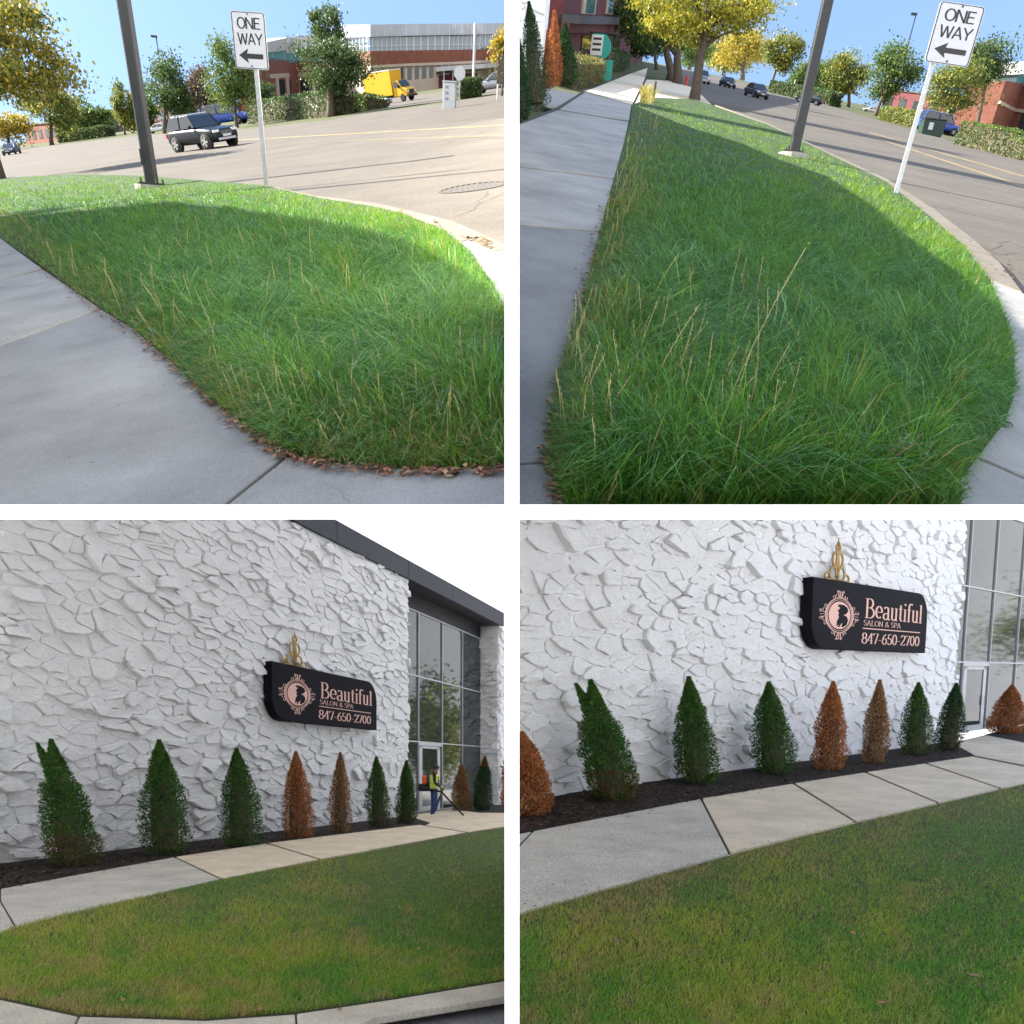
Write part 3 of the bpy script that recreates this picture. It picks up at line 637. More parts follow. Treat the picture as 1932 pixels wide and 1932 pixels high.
# ---- mown lawns
def lawn(Y, poly, n, name, label, hh, patch):
    P, t, x, y = scatter(Y, poly, n, .0)
    a, b, ok = patch(x, y)
    h = hh*rng.uniform(.5, 1.25, len(t))*(.8+.4*a); wd = np.maximum(rng.uniform(.003, .005, len(t)), .62*t/F); bend = np.clip(rng.normal(.7, .3, len(t)), .1, 1.3)
    c = mix((.15, .40, .035), (.47, .53, .055), a); c = c*(1-b[:, None])+np.array((.48, .36, .13))*b[:, None]
    dry = rng.random(len(t)) < .08+.22*b; c[dry] = np.array((.55, .45, .2))
    c *= rng.uniform(.6, 1.25, len(t))[:, None]
    return tag(blades(name, Y, P, t, h, wd, bend, leandir(Y, len(t), (1, .3), .4), c, MT['blade']), label, 'grass')
def patch_bl(x, y):
    n1 = fbm(x/120, y/45, 31); n2 = fbm(x/45, y/20, 41)
    right = np.clip((x-560)/380-(y-1600)/420, 0, 1)
    a = np.clip(n1*1.5-.36+.7*(n2-.5)-right*.5+rng.normal(0, .12, len(x)), 0, 1); edge = np.clip((y-1800)/110, 0, 1)*np.clip(1.2-x/700, .2, 1)
    b = np.clip(n2*1.5-.72+.55*edge, 0, .85)*(1-.8*right); return a, b, None
def patch_br(x, y):
    n1 = fbm(x/120+3, y/60, 51); n2 = fbm(x/50, y/30, 61)
    right = np.clip((x-1560)/330, 0, 1)*np.clip(1.2-np.abs(y-1700)/330, 0, 1)
    a = np.clip(n1*1.5-.36+.7*(n2-.5)-right*.45+rng.normal(0, .12, len(x)), 0, 1); ed = np.clip(1-((y-1726)+(x-982)*.262)/60, 0, 1)
    b = np.clip(n2*1.6-.78+.55*ed+.12*(x < 1250), 0, .85)*(1-.7*right); return a, b, None
lawn(BL, lawn_bl, 95000, 'lawn', 'mown lawn with yellowing patches in front of the salon wall', .065, patch_bl)
lawn(BR, lawn_br, 125000, 'lawn', 'mown lawn with brown patches below the long sidewalk', .06, patch_br)
litter(BL, [(232, 1887), (490, 1903), (835, 1650), (790, 1790), (850, 1805), (560, 1735), (640, 1905), (300, 1765), (705, 1800), (260, 1760)], 'fallen_leaves', 'few tan leaves lying on the yellowing lawn', (.03, .06), [(.4, .24, .13), (.33, .2, .1)], .05)
litter(BR, [(1815, 1610), (1815, 1637), (1765, 1660), (1860, 1665), (1665, 1890), (1205, 1755), (1610, 1760), (1165, 1775), (1030, 1840), (1775, 1655), (1480, 1600), (1840, 1840)], 'fallen_leaves', 'few orange leaves lying on the green lawn', (.03, .06), [(.45, .22, .12), (.38, .22, .12)], .05)
litter(BR, [(random.uniform(985, 1370), random.uniform(1525, 1720)) for _ in range(260) ], 'leaf_stains', 'small dark specks and leaf bits on the grey slab', (.006, .02), [(.13, .12, .1), (.18, .15, .12), (.1, .08, .06)], .021)
litter(BL, [(random.uniform(0, 420), random.uniform(1625, 1740)) for _ in range(120) ], 'leaf_stains', 'tiny leaf bits on the grey sidewalk slab', (.006, .02), [(.13, .12, .1), (.2, .16, .12)], .021)
def chips(Y, poly, n, name, label):
    P, t, x, y = scatter(Y, poly, n, .012)
    litter(Y, list(zip(x, y)), name, label, (.02, .06), [(.05, .032, .022), (.03, .02, .015), (.09, .055, .035), (.02, .014, .011), (.14, .085, .05)], .012)
chips(BL, [(-60, 1640), (0, 1632), (767, 1542), (805, 1553), (792, 1556), (498, 1591), (329, 1617), (0, 1675), (-60, 1690)], 5500, 'mulch_chips', 'dark brown wood mulch chips along the foot of the wall')
chips(BR, [(968, 1512), (1046, 1502), (1364, 1460), (1593, 1430), (1790, 1404), (1832, 1424), (1812, 1429), (1499, 1476), (981, 1570), (968, 1572)], 6500, 'mulch_chips', 'dark wood mulch chips in the bed under the tilted shrubs')

litter(BL, along([(5, 1679), (329, 1620), (500, 1594), (790, 1558)], 110, 4, 3), 'spilled_mulch', 'bits of mulch spilled on the pavement edge, lower left view', (.012, .03), [(.06, .04, .03), (.12, .08, .05)], .022)
litter(BR, along([(985, 1574), (1320, 1509), (1499, 1480), (1810, 1432)], 150, 5, 4), 'spilled_mulch', 'bits of mulch spilled on the pavement edge, lower right view', (.012, .03), [(.06, .04, .03), (.12, .08, .05)], .022)
litter(BR, along([(985, 1722), (1377, 1610), (1613, 1550), (1920, 1479)], 170, 6, 3), 'lawn_clippings', 'dry clippings along the lower edge of the sidewalk', (.01, .025), [(.2, .16, .09), (.14, .12, .06)], .022)
litter(TL, along([(0, 528), (80, 508), (0, 652), (188, 583)], 40, 10, 2), 'joint_grit', 'grit and leaf crumbs lying in the sidewalk joints', (.006, .015), [(.1, .08, .05), (.06, .09, .03)], .103)

# ================================================================== stroke lettering
def arc(cx, cy, rx, ry, a0, a1, n=14): return [(cx+rx*math.cos(rad(a0+(a1-a0)*i/n)), cy+ry*math.sin(rad(a0+(a1-a0)*i/n))) for i in range(n+1)]
SANS = {'O': (.62, [arc(.31, .5, .27, .46, 90, 450, 24)]), 'N': (.62, [[(.06, 0), (.06, 1)], [(.06, 1), (.54, 0)], [(.54, 0), (.54, 1)]]),
 'E': (.52, [[(.06, 0), (.06, 1)], [(.06, .95), (.48, .95)], [(.06, .52), (.42, .52)], [(.06, .05), (.48, .05)]]),
 'W': (.86, [[(.03, 1), (.22, 0)], [(.22, 0), (.42, .95)], [(.42, .95), (.62, 0)], [(.62, 0), (.82, 1)]]),
 'A': (.64, [[(.03, 0), (.31, 1)], [(.31, 1), (.6, 0)], [(.14, .33), (.48, .33)]]), 'Y': (.6, [[(.02, 1), (.3, .45)], [(.3, .45), (.58, 1)], [(.3, .48), (.3, 0)]])}
def sf(x, y, w_=.1): return [(x-w_, y), (x+w_, y)]
SERIF = {
 'B': (.66, [[(.14, 0), (.14, 1)], [(.02, .985), (.3, .985)]+arc(.3, .76, .2, .225, 90, -90), [(.14, .53), (.3, .53)]+arc(.32, .27, .26, .255, 90, -90)+[(.02, .015)]]),
 'e': (.5, [[(.07, .36), (.42, .36)]+arc(.25, .36, .19, .3, 0, 310, 22)]),
 'a': (.5, [arc(.22, .5, .15, .16, 150, 30, 8)+[(.36, .45), (.36, .08), (.42, .01), (.49, .03)], arc(.2, .17, .15, .16, 60, 330, 14), [(.27, .32), (.36, .38)]]),
 'u': (.54, [[(.12, .66), (.12, .16)]+arc(.24, .15, .12, .14, 180, 330, 8), [(.4, .66), (.4, 0)], sf(.08, .655, .06), sf(.36, .655, .06), sf(.44, .01, .06)]),
 't': (.34, [[(.16, .86), (.16, .12), (.2, .02), (.31, .05)], [(.02, .655), (.3, .655)]]),
 'i': (.28, [[(.14, .66), (.14, 0)], sf(.1, .655, .07), sf(.14, .01, .12), [(.14, .86), (.14, .97)]]),
 'f': (.34, [[(.14, 0), (.14, .82)]+arc(.27, .82, .13, .17, 180, 40, 8), [(.02, .655), (.28, .655)], sf(.14, .01, .11)]),
 'l': (.28, [[(.14, 1), (.14, 0)], sf(.1, .99, .07), sf(.14, .01, .12)]),
 'S': (.52, [arc(.26, .75, .18, .23, 30, 270, 16)+arc(.26, .26, .2, .25, 90, -150, 16)]), 'A': (.7, [[(.08, 0), (.34, 1)], [(.34, 1), (.6, 0)], [(.17, .33), (.5, .33)], sf(.08, .01), sf(.6, .01)]),
 'L': (.56, [[(.14, 1), (.14, 0)], sf(.14, .985, .12), [(.02, .015), (.5, .015), (.52, .2)]]), 'O': (.72, [arc(.36, .5, .29, .48, 90, 450, 24)]),
 'N': (.74, [[(.12, 0), (.12, 1)], [(.12, 1), (.6, 0)], [(.6, 0), (.6, 1)], sf(.12, .01), sf(.6, .985), sf(.08, .985, .08)]),
 'P': (.56, [[(.14, 0), (.14, 1)], [(.02, .985), (.28, .985)]+arc(.28, .72, .22, .265, 90, -90)+[(.14, .455)], sf(.14, .015, .12)]),
 '&': (.74, [[(.7, .02), (.22, .62)]+arc(.32, .8, .13, .17, 200, -20, 12)+[(.42, .68), (.14, .38)]+arc(.27, .22, .2, .22, 140, 330, 12)+[(.62, .45)]]), ' ': (.3, []),
 '8': (.54, [arc(.27, .75, .17, .23, 0, 360, 20), arc(.27, .26, .21, .255, 0, 360, 20)]), '4': (.54, [[(.38, 0), (.38, 1)], [(.38, .98), (.03, .28), (.52, .28)], sf(.38, .01, .1)]),
 '7': (.5, [[(.05, .97), (.47, .97), (.2, 0)], [(.05, .97), (.04, .8)]]), '6': (.54, [[(.42, .97), (.2, .78), (.09, .45), (.07, .3)]+arc(.28, .29, .2, .28, 180, -180, 20)]),
 '5': (.5, [[(.42, .97), (.14, .97), (.1, .56)]+arc(.25, .3, .2, .29, 120, -150, 16)]), '0': (.54, [arc(.27, .5, .2, .48, 90, 450, 24)]),
 '2': (.52, [arc(.26, .72, .19, .26, 170, -30, 12)+[(.05, .02), (.47, .02), (.48, .15)]]), '-': (.34, [[(.05, .36), (.29, .36)]])}
def strokes(mb, paths, fn, pen, thin):
    """ribbons along paths; the pen is broad for upright strokes, thin for level ones"""
    for p in paths:
        vs = []
        for i, q in enumerate(p):
            a = p[max(0, i-1)]; b = p[min(len(p)-1, i+1)]; dx, dy = b[0]-a[0], b[1]-a[1]; L = math.hypot(dx, dy) or 1
            ww = pen*(thin+(1-thin)*abs(dy)/L)*.5; vs += [fn(q[0]-dy/L*ww, q[1]+dx/L*ww), fn(q[0]+dy/L*ww, q[1]-dx/L*ww)]
        mb.add(vs, [(2*i, 2*i+1, 2*i+3, 2*i+2) for i in range(len(p)-1)])
def lettering(mb, font, s, x0, x1, y0, y1, fn, pen=.13, thin=.3):
    W_ = sum(font[c][0] for c in s); x = 0; kx = (x1-x0)/W_; ky = y1-y0
    for c in s:
        wd, ps = font[c]
        strokes(mb, ps, lambda u, v, x=x: fn(x0+(x+u)*kx, y0+v*ky), pen, thin); x += wd

# ================================================================== stone walls
def voronoi(u0, u1, v0, v1, cu, cv, seed):
    r = random.Random(seed); S_ = []
    nv = int((v1-v0)/cv)+3; nu = int((u1-u0)/cu)+3
    for j in range(-1, nv):
        for i in range(-1, nu):
            if r.random() < .2: continue
            S_.append((u0+(i+.5*(j % 2)+r.uniform(-.48, .48))*cu, v0+(j+r.uniform(-.48, .48))*cv))
            if r.random() < .24: S_.append((S_[-1][0]+r.uniform(-.3, .3)*cu, S_[-1][1]+r.choice((-1, 1))*r.uniform(.2, .4)*cv))
    k = cu/cv; pts = np.array(S_)*np.array((1, k)); cells = []
    rot = [r.uniform(-.25, .25) for _ in S_]
    for i, (a, b) in enumerate(pts):
        d = np.hypot(pts[:, 0]-a, pts[:, 1]-b); nb = np.argsort(d)[1:22]
        poly = [(a-2*cu, b-2*cu), (a+2*cu, b-2*cu), (a+2*cu, b+2*cu), (a-2*cu, b+2*cu)]
        def clip(poly, nx, ny, c):
            out = []
            for q in range(len(poly)):
                p, s = poly[q], poly[(q+1) % len(poly)]; dp = p[0]*nx+p[1]*ny-c; ds = s[0]*nx+s[1]*ny-c
                if dp <= 0: out.append(p)
                if dp*ds < 0: t = dp/(dp-ds); out.append((p[0]+(s[0]-p[0])*t, p[1]+(s[1]-p[1])*t))
            return out
        for j in nb:
            nx, ny = pts[j]-pts[i]; m_ = (pts[j]+pts[i])/2; poly = clip(poly, nx, ny, m_[0]*nx+m_[1]*ny)
            if len(poly) < 3: break
        for nx, ny, c in ((-1, 0, -u0), (1, 0, u1), (0, -1, -v0*k), (0, 1, v1*k)):
            if len(poly) >= 3: poly = clip(poly, nx, ny, c)
        if len(poly) < 3: continue
        poly = [(p[0], p[1]/k) for p in poly]
        A = .5*sum(poly[q][0]*poly[(q+1) % len(poly)][1]-poly[(q+1) % len(poly)][0]*poly[q][1] for q in range(len(poly)))
        if A > .006: cells.append((poly, A))
    return cells
def stone_geo(poly, r, gap=.003, dmax=.20):
    cx = sum(p[0] for p in poly)/len(poly); cy = sum(p[1] for p in poly)/len(poly)
    L = [math.hypot(poly[i][0]-poly[i-1][0], poly[i][1]-poly[i-1][1]) for i in range(len(poly))]; per = sum(L); n = 11; pts = []
    acc = 0; t = 0; i = 0
    seq = [poly[-1]]+poly; step = per/n; out = []; want = 0; pos = 0
    for q in range(len(poly)):
        a, b = seq[q], seq[q+1]; l = math.hypot(b[0]-a[0], b[1]-a[1])
        while want <= pos+l and len(out) < n:
            t = (want-pos)/(l or 1); out.append((a[0]+(b[0]-a[0])*t, a[1]+(b[1]-a[1])*t)); want += step
        pos += l
    ext = math.sqrt(per*per/16); sz = per/4
    jit = sz*.05; ring = []
    for x, y in out:
        dx, dy = x-cx, y-cy; d = math.hypot(dx, dy) or 1; k = max(.3, (d-gap-r.uniform(0, .010))/d)
        ring.append((cx+dx*k+r.uniform(-jit, jit), cy+dy*k+r.uniform(-jit, jit)))
    d0 = r.uniform(.015, .045) if r.random() < .72 else r.uniform(.06, dmax*.75)
    tz = r.uniform(.0, .30); tx = r.uniform(-.16, .16)
    dep = lambda x, y: max(.014, d0+tx*(x-cx)-tz*(y-cy))
    vs = [(x, .02, y) for x, y in ring]; m = len(ring)
    vs += [(x, -dep(x, y)*(r.uniform(.92, 1.0) if y < cy else r.uniform(.72, .95)), y) for x, y in ring]
    sc = r.uniform(.82, .93)
    vs += [(cx+(x-cx)*sc, -dep(cx+(x-cx)*sc, cy+(y-cy)*sc)-r.uniform(-.006, .014), cy+(y-cy)*sc) for x, y in ring]
    vs.append((cx+r.uniform(-.1, .1)*sz, -dep(cx, cy)-r.uniform(-.012, .022), cy+r.uniform(-.1, .1)*sz))
    fs = []
    for b in (0, m): fs += [(b+k, b+(k+1) % m, b+m+(k+1) % m, b+m+k) for k in range(m)]
    fs += [(2*m+k, 2*m+(k+1) % m, 3*m) for k in range(m)]
    return vs, fs
def stones(parent, u0, u1, v0, v1, cu, cv, seed, keep=300, M=None, area=None, hide=None):
    r = random.Random(seed); cells = voronoi(u0, u1, v0, v1, cu, cv, seed)
    if area: cells.sort(key=lambda c: -area(c))
    else: cells.sort(key=lambda c: -c[1])
    rest = MB()
    for i, (poly, A) in enumerate(cells):
        vs, fs = stone_geo(poly, r)
        if i < keep:
            m_ = MB(); m_.add(vs, fs); o = m_.build('stone', MT['stone'], parent, M=M)
        else: rest.add(vs, fs)
    if rest.v:
        o = rest.build('stones', MT['stone'], parent, M=M); o['kind'] = 'stuff'
    return len(cells)

class Wall:
    def __init__(s, Y, base, vp, name, label):
        s.Y = Y; s.U = Y.N; s.S = ray(*vp); s.S = (s.S-s.U*s.S.dot(s.U)).normalized(); s.Nw = s.S.cross(s.U); s.O = Y.G(*base)
        I = -s.Nw; s.M = Matrix(((s.S.x, I.x, s.U.x, s.O.x), (s.S.y, I.y, s.U.y, s.O.y), (s.S.z, I.z, s.U.z, s.O.z), (0, 0, 0, 1)))
        s.e = empty(name, s.M, label, 'building')
    def at(s, px, py, off=0.0):
        r = ray(px, py); P0 = s.O+s.Nw*off; t = (P0-EYE).dot(s.Nw)/r.dot(s.Nw); Q = EYE+r*t-s.O
        return Q.dot(s.S), Q.dot(s.U)
    def px(s, u, off, z): return proj(s.O+s.S*u+s.Nw*off+s.U*z)
    def recess(s, u, px, z=1.0):        # depth behind the wall plane at which column u shows at picture column px
        lo, hi = 0, 6
        a = s.px(u, 0, z)[0]
        for _ in range(40):
            m_ = (lo+hi)/2
            if (s.px(u, -m_, z)[0]-px)*(a-px) > 0: lo = m_
            else: hi = m_
        return lo

def sign_box(Wl, off, u0, u1, z0, z1, label, elabel):
    w_, h_ = u1-u0, z1-z0; rr = h_*.42
    M = Wl.M @ Matrix.Translation((u0, 0, z0)); e = empty('wall_sign', M, label, 'sign')
    ol = [(0, h_), (w_-rr*.9, h_)]+[(w_-rr*.9+rr*.9*math.sin(t), h_-rr+rr*math.cos(t)) for t in [math.pi/2*k/8 for k in range(1, 9)]]+[(w_, 0), (rr, 0)]+[(rr-rr*math.sin(t), rr-rr*math.cos(t)) for t in [math.pi/2*k/8 for k in range(1, 9)]]
    m_ = MB(); m_.prism([Vector((x, -.06, z)) for x, z in ol], (0, -(off-.06), 0)); b = m_.build('cabinet', MT['signblack'], e); bevel(b, .02, 2)
    f = lambda u, v, d=.004: (u*w_, -off-d, v*h_)
    T = lambda name, mat, d=.004: None
    m_ = MB(); lettering(m_, SERIF, 'Beautiful', .405, .945, .50, .80, f, .115, .28); m_.build('name_lettering', MT['rose'], e, fix=False)
    m_ = MB(); lettering(m_, SERIF, 'SALON & SPA', .40, .735, .385, .468, f, .10, .4); m_.build('small_lettering', MT['rose'], e, fix=False)
    m_ = MB(); m_.add([f(.395, .333), f(.93, .333), f(.93, .348), f(.395, .348)], [(0, 1, 2, 3)]); m_.build('rule', MT['rose'], e, fix=False)
    m_ = MB(); lettering(m_, SERIF, '847-650-2700', .39, .93, .11, .275, f, .12, .35); m_.build('telephone_number', MT['rose'], e, fix=False)
    # emblem
    cx, cy, rx, ry = .205, .5, .105, .25
    el = lambda kx, ky, a: (cx+rx*kx*math.cos(a), cy+ry*ky*math.sin(a)); A = [2*math.pi*k/36 for k in range(37)]
    m_ = MB()
    for k, wv in ((1.0, .009), (.9, .006)):
        strokes(m_, [[el(k, k, a) for a in A]], f, wv, 1)
    emb = m_.build('emblem_ring', MT['rose'], e, fix=False)
    m_ = MB(); m_.add([f(*el(.8, .8, a)) for a in A[:-1]], [tuple(range(36))]); md = m_.build('emblem_disc', MT['rose'], e, fix=False)
    sil = [(.20, .66), (.235, .655), (.262, .62), (.27, .57), (.255, .53), (.235, .51), (.26, .49), (.272, .44), (.262, .37), (.235, .33), (.222, .335), (.228, .40), (.212, .36), (.206, .325), (.196, .33), (.2, .38), (.19, .34), (.182, .335), (.186, .42), (.2, .47), (.192, .51), (.2, .53), (.186, .57), (.198, .585), (.205, .615), (.19, .625), (.185, .645)]
    m_ = MB(); m_.add([f(u, v, .007) for u, v in sil], [tuple(range(len(sil)))]); m_.build('silhouette', MT['signblack'], e, fix=False)
    def curls(ax, ay, dx, dy, sx, sy):
        m_ = MB()
        for s_ in (-1, 1):
            for q, (o1, o2, r_) in enumerate(((.32, .12, .3), (.62, .0, .22), (.25, .48, .2))):
                ox, oy = ax+dx*o2*sx+dy*s_*o1*sx, ay+dy*o2*sy+dx*s_*o1*sy
                strokes(m_, [arc(ox, oy, r_*sx*.5, r_*sy*.5, 90*s_+40*q, 90*s_+40*q+300, 12)], f, .0045, .6)
        for t in (-.12, 0, .12):
            strokes(m_, [[(ax+dy*t*sx, ay+dx*t*sy), (ax+dx*.55*sx+dy*t*2*sx, ay+dy*.55*sy+dx*t*2*sy)]], f, .006, .9)
        o_ = m_.build('emblem_scroll', MT['rose'], e, fix=False); o_['kind'] = 'stuff'
    curls(cx, cy+ry*1.03, 0, 1, .075, .17); curls(cx, cy-ry*1.03, 0, -1, .075, .17)
    curls(cx+rx*1.02, cy, 1, 0, .075, .2); curls(cx-rx*1.02, cy, -1, 0, .075, .2)
    # gold crest on the top edge
    c = empty('gold_crest', Wl.M @ Matrix.Translation((u0+w_*.22, -off*.55, z1)), elabel, 'ornament'); k = h_*.58
    m_ = MB(); P = lambda pts, z=0: [Vector((x*k, 0, y*k)) for x, y in pts]
    R_ = .028*k
    for s_ in (-1, 1):
        for pts in (arc(.22*s_, .2, .16, .16, 270, 270+s_*300, 16), arc(.13*s_, .55, .13, .17, 270, 270+s_*280, 16), arc(.5*s_, .1, .13, .1, 270, 270+s_*280, 14), [(0, 0), (.1*s_, .3), (.02*s_, .72), (.12*s_, .86), (.02*s_, .98)], [(.7*s_, .0), (.45*s_, .04), (.2*s_, .05), (0, .05)]):
            m_.tube(P(pts), R_, 6)
    m_.tube(P([(0, 0), (0, .6), (0, 1.1)]), [R_*1.4, R_, R_*.5], 6); m_.tube(P([(-.1, .78), (.1, .78)]), R_*.9, 6)
    m_.build('scrollwork', MT['gold'], c, smooth=True)

def window_grid(Wl, r, cols, rows, door=None):
    """glass wall at depth r behind the wall plane: cols = positions along the wall, rows = heights"""
    e = Wl.e; t = .05
    for c in cols:
        m_ = MB(); m_.box(c-t/2, c+t/2, r-.06, r+.06, rows[0], rows[-1]+.03); m_.build('mullion', MT['alu'], e)
    for z in rows:
        for a, b in zip(cols[:-1], cols[1:]):
            m_ = MB(); m_.box(a+t/2+.001, b-t/2-.001, r-.055, r+.055, z-t/2, z+t/2); m_.build('transom', MT['alu'], e)
    for i, (a, b) in enumerate(zip(cols[:-1], cols[1:])):
        for j, (z0, z1) in enumerate(zip(rows[:-1], rows[1:])):
            if door == (i, j):
                d_ = MB(); fw = (b-a)*.10+.03; dd = r-.03
                for q in ((a+t/2+.01, a+t/2+fw, z0+.03, z1-.16), (b-.03-2*fw, b-.03-fw, z0+.03, z1-.16), (a+t/2+.01, b-.03-fw, z1-.26, z1-.16), (a+t/2+fw, b-.03-2*fw, z0+.03, z0+.2)):
                    d_.box(q[0], q[1], dd-.04, dd+.02, q[2], q[3])
                do = d_.build('door', MT['alu'], e)
                g_ = MB(); g_.box(a+t/2+fw, b-.03-2*fw, dd-.012, dd-.004, z0+.2, z1-.26); g_.build('door_pane', MT['glass'], do)
                h_ = MB(); h_.tube([(b-.03-1.6*fw, dd-.09, z0+.9), (b-.03-1.6*fw, dd-.09, z0+1.25)], .015, 6); h_.build('handle', MT['steel'], do)
                m_ = MB(); m_.box(a+t/2, b-t/2, r+.03, r+.035, z0, z1); m_.build('pane', MT['glass'], e)
                m_ = MB(); m_.box(a+t/2, b-t/2, r-.05, r+.02, z1-.14, z1-t/2); m_.build('door_header', MT['alu'], e)
            else:
                m_ = MB(); m_.box(a+t/2, b-t/2, r-.006, r+.006, z0+t/2, z1-t/2); m_.build('pane', MT['glass'], e)
    m_ = MB(); m_.box(cols[0]-.3, cols[-1]+.3, r+1.6, r+1.7, -.2, rows[-1]+.5); m_.build('interior_wall', MT['darkwall'], e)

def salon_left():
    W = Wall(BL, (0, 1630), (1490, PY), 'salon_building', 'white painted stone salon wall with dark roof edge running to a glass entrance'); e = W.e
    uc, zr = W.at(769, 1093); u0 = W.at(-900, 1500)[0]
    m_ = MB(); m_.box(u0, uc-.05, 0, .5, -.15, zr); m_.build('wall', MT['mortar'], e)
    ar = lambda c: c[1]/((W.O+W.S*c[0][0][0]-EYE).y)**2*(1 if W.px(c[0][0][0], 0, c[0][0][1])[0] > -40 and W.px(c[0][0][0], 0, c[0][0][1])[1] > 950 else .05)
    stones(e, u0, uc, -.05, zr-.01, .52, .235, 5, 300, None, ar)
    # fascia, soffit
    up = W.at(941, 1300)[0]; r = W.recess(up, 906)
    zt = W.at(634, 981, .14)[1]; ue = W.at(951, 1180, .14)[0]
    m_ = MB(); m_.box(u0, ue, -.14, -.02, zr-.02, zt); f1 = m_.build('fascia', MT['fascia'], e)
    m_ = MB(); m_.box(u0, ue, -.02, r+1.0, zt-.12, zt-.01); m_.build('roof', MT['soffit'], e)
    m_ = MB(); m_.box(uc, up+.3, -.02, r+.2, zr+.02, zr+.06); m_.build('soffit', MT['soffit'], e)
    for k in (.25, .55, .8):
        uu = uc+(ue-uc)*(k*1.6-.9); m_ = MB(); m_.box(uu-.008, uu+.008, -.146, -.14, zr-.02, zt); m_.build('fascia_joint', MT['soffit'], f1)
    # return side of the wall at the corner, entrance glass
    m_ = MB(); m_.box(uc-.049, uc-.01, .001, r+.1, -.15, zr); m_.build('return_wall', MT['mortar'], e)
    cols = [uc+.02]+[W.at(p, 1300, -r)[0] for p in (788, 833, 871)]+[up-.02]
    zs = [W.at(771, y, -r)[1] for y in (1398, 1272, 1148)]
    window_grid(W, r, cols, [0.02]+zs, (1, 0))
    m_ = MB(); m_.box(uc, up, r-.03, r+.2, zs[-1]+.04, zr+.02); m_.build('header', MT['soffit'], e)
    # stone pier at the far side
    m_ = MB(); m_.box(up, up+4.0, 0, r+1.5, -.15, zr-.03); m_.build('pier', MT['mortar'], e)
    Ms = Matrix.Translation((up, 0, 0)) @ Matrix.Rotation(-math.pi/2, 4, 'Z')
    stones(e, -r, 0, -.05, zr-.05, .5, .26, 15, 40, Ms)
    stones(e, up, up+2.0, -.05, zr-.05, .5, .26, 17, 30)
    # the sign
    off = .34
    a = W.at(513, 1300, off); b = W.at(711, 1345, off); ztop = (W.at(513, 1250, off)[1]+W.at(682, 1280, off)[1])/2; zb = (W.at(545, 1364, off)[1]+W.at(711, 1375, off)[1])/2
    sign_box(W, off, a[0], b[0], zb, ztop, 'black salon sign with rose lettering on the wall with the roof edge', 'gold scrollwork crest on the sign beside the roof edge')
    return W
def salon_right():
    W = Wall(BR, (1046, 1500), (2700, 1270), 'salon_building', 'white painted stone salon wall filling the top above the long sidewalk'); e = W.e
    uc = W.at(1806, 1200)[0]; zr = max(W.at(1837, 935)[1], 5.0); u0 = W.at(968, 1400)[0]
    m_ = MB(); m_.box(u0+.02, uc-.05, 0, .05, -.15, zr); m_.build('wall', MT['mortar'], e)
    ar = lambda c: c[1]/((W.O+W.S*c[0][0][0]-EYE).y)**2*(1 if W.px(c[0][0][0], 0, c[0][0][1])[1] > 955 else .05)
    stones(e, u0, uc, -.05, zr-.01, .50, .235, 25, 300, None, ar)
    r = 1.1
    m_ = MB(); m_.box(uc-.049, uc-.01, .001, r+.1, -.15, zr); m_.build('return_wall', MT['mortar'], e)
    cols = [uc-.4]+[W.at(p, 1300, -r)[0] for p in (1812, 1861, 1911, 1962, 2015)]
    zs = [W.at(1860, y, -r)[1] for y in (1250, 1113, 960)]
    window_grid(W, r, cols, [.02]+zs, (1, 0))
    off = .36
    a = W.at(1532, 1150, off); b = W.at(1749, 1180, off); zt = (W.at(1532, 1089, off)[1]+W.at(1724, 1116, off)[1])/2; zb = (W.at(1555, 1227, off)[1]+W.at(1746, 1230, off)[1])/2
    sign_box(W, off, a[0], b[0], zb, zt, 'black salon sign with rose lettering above the brown shrubs, nearest the wide sidewalk', 'gold scrollwork crest on the larger, clearer salon sign')
    return W
WBL = salon_left(); WBR = salon_right()

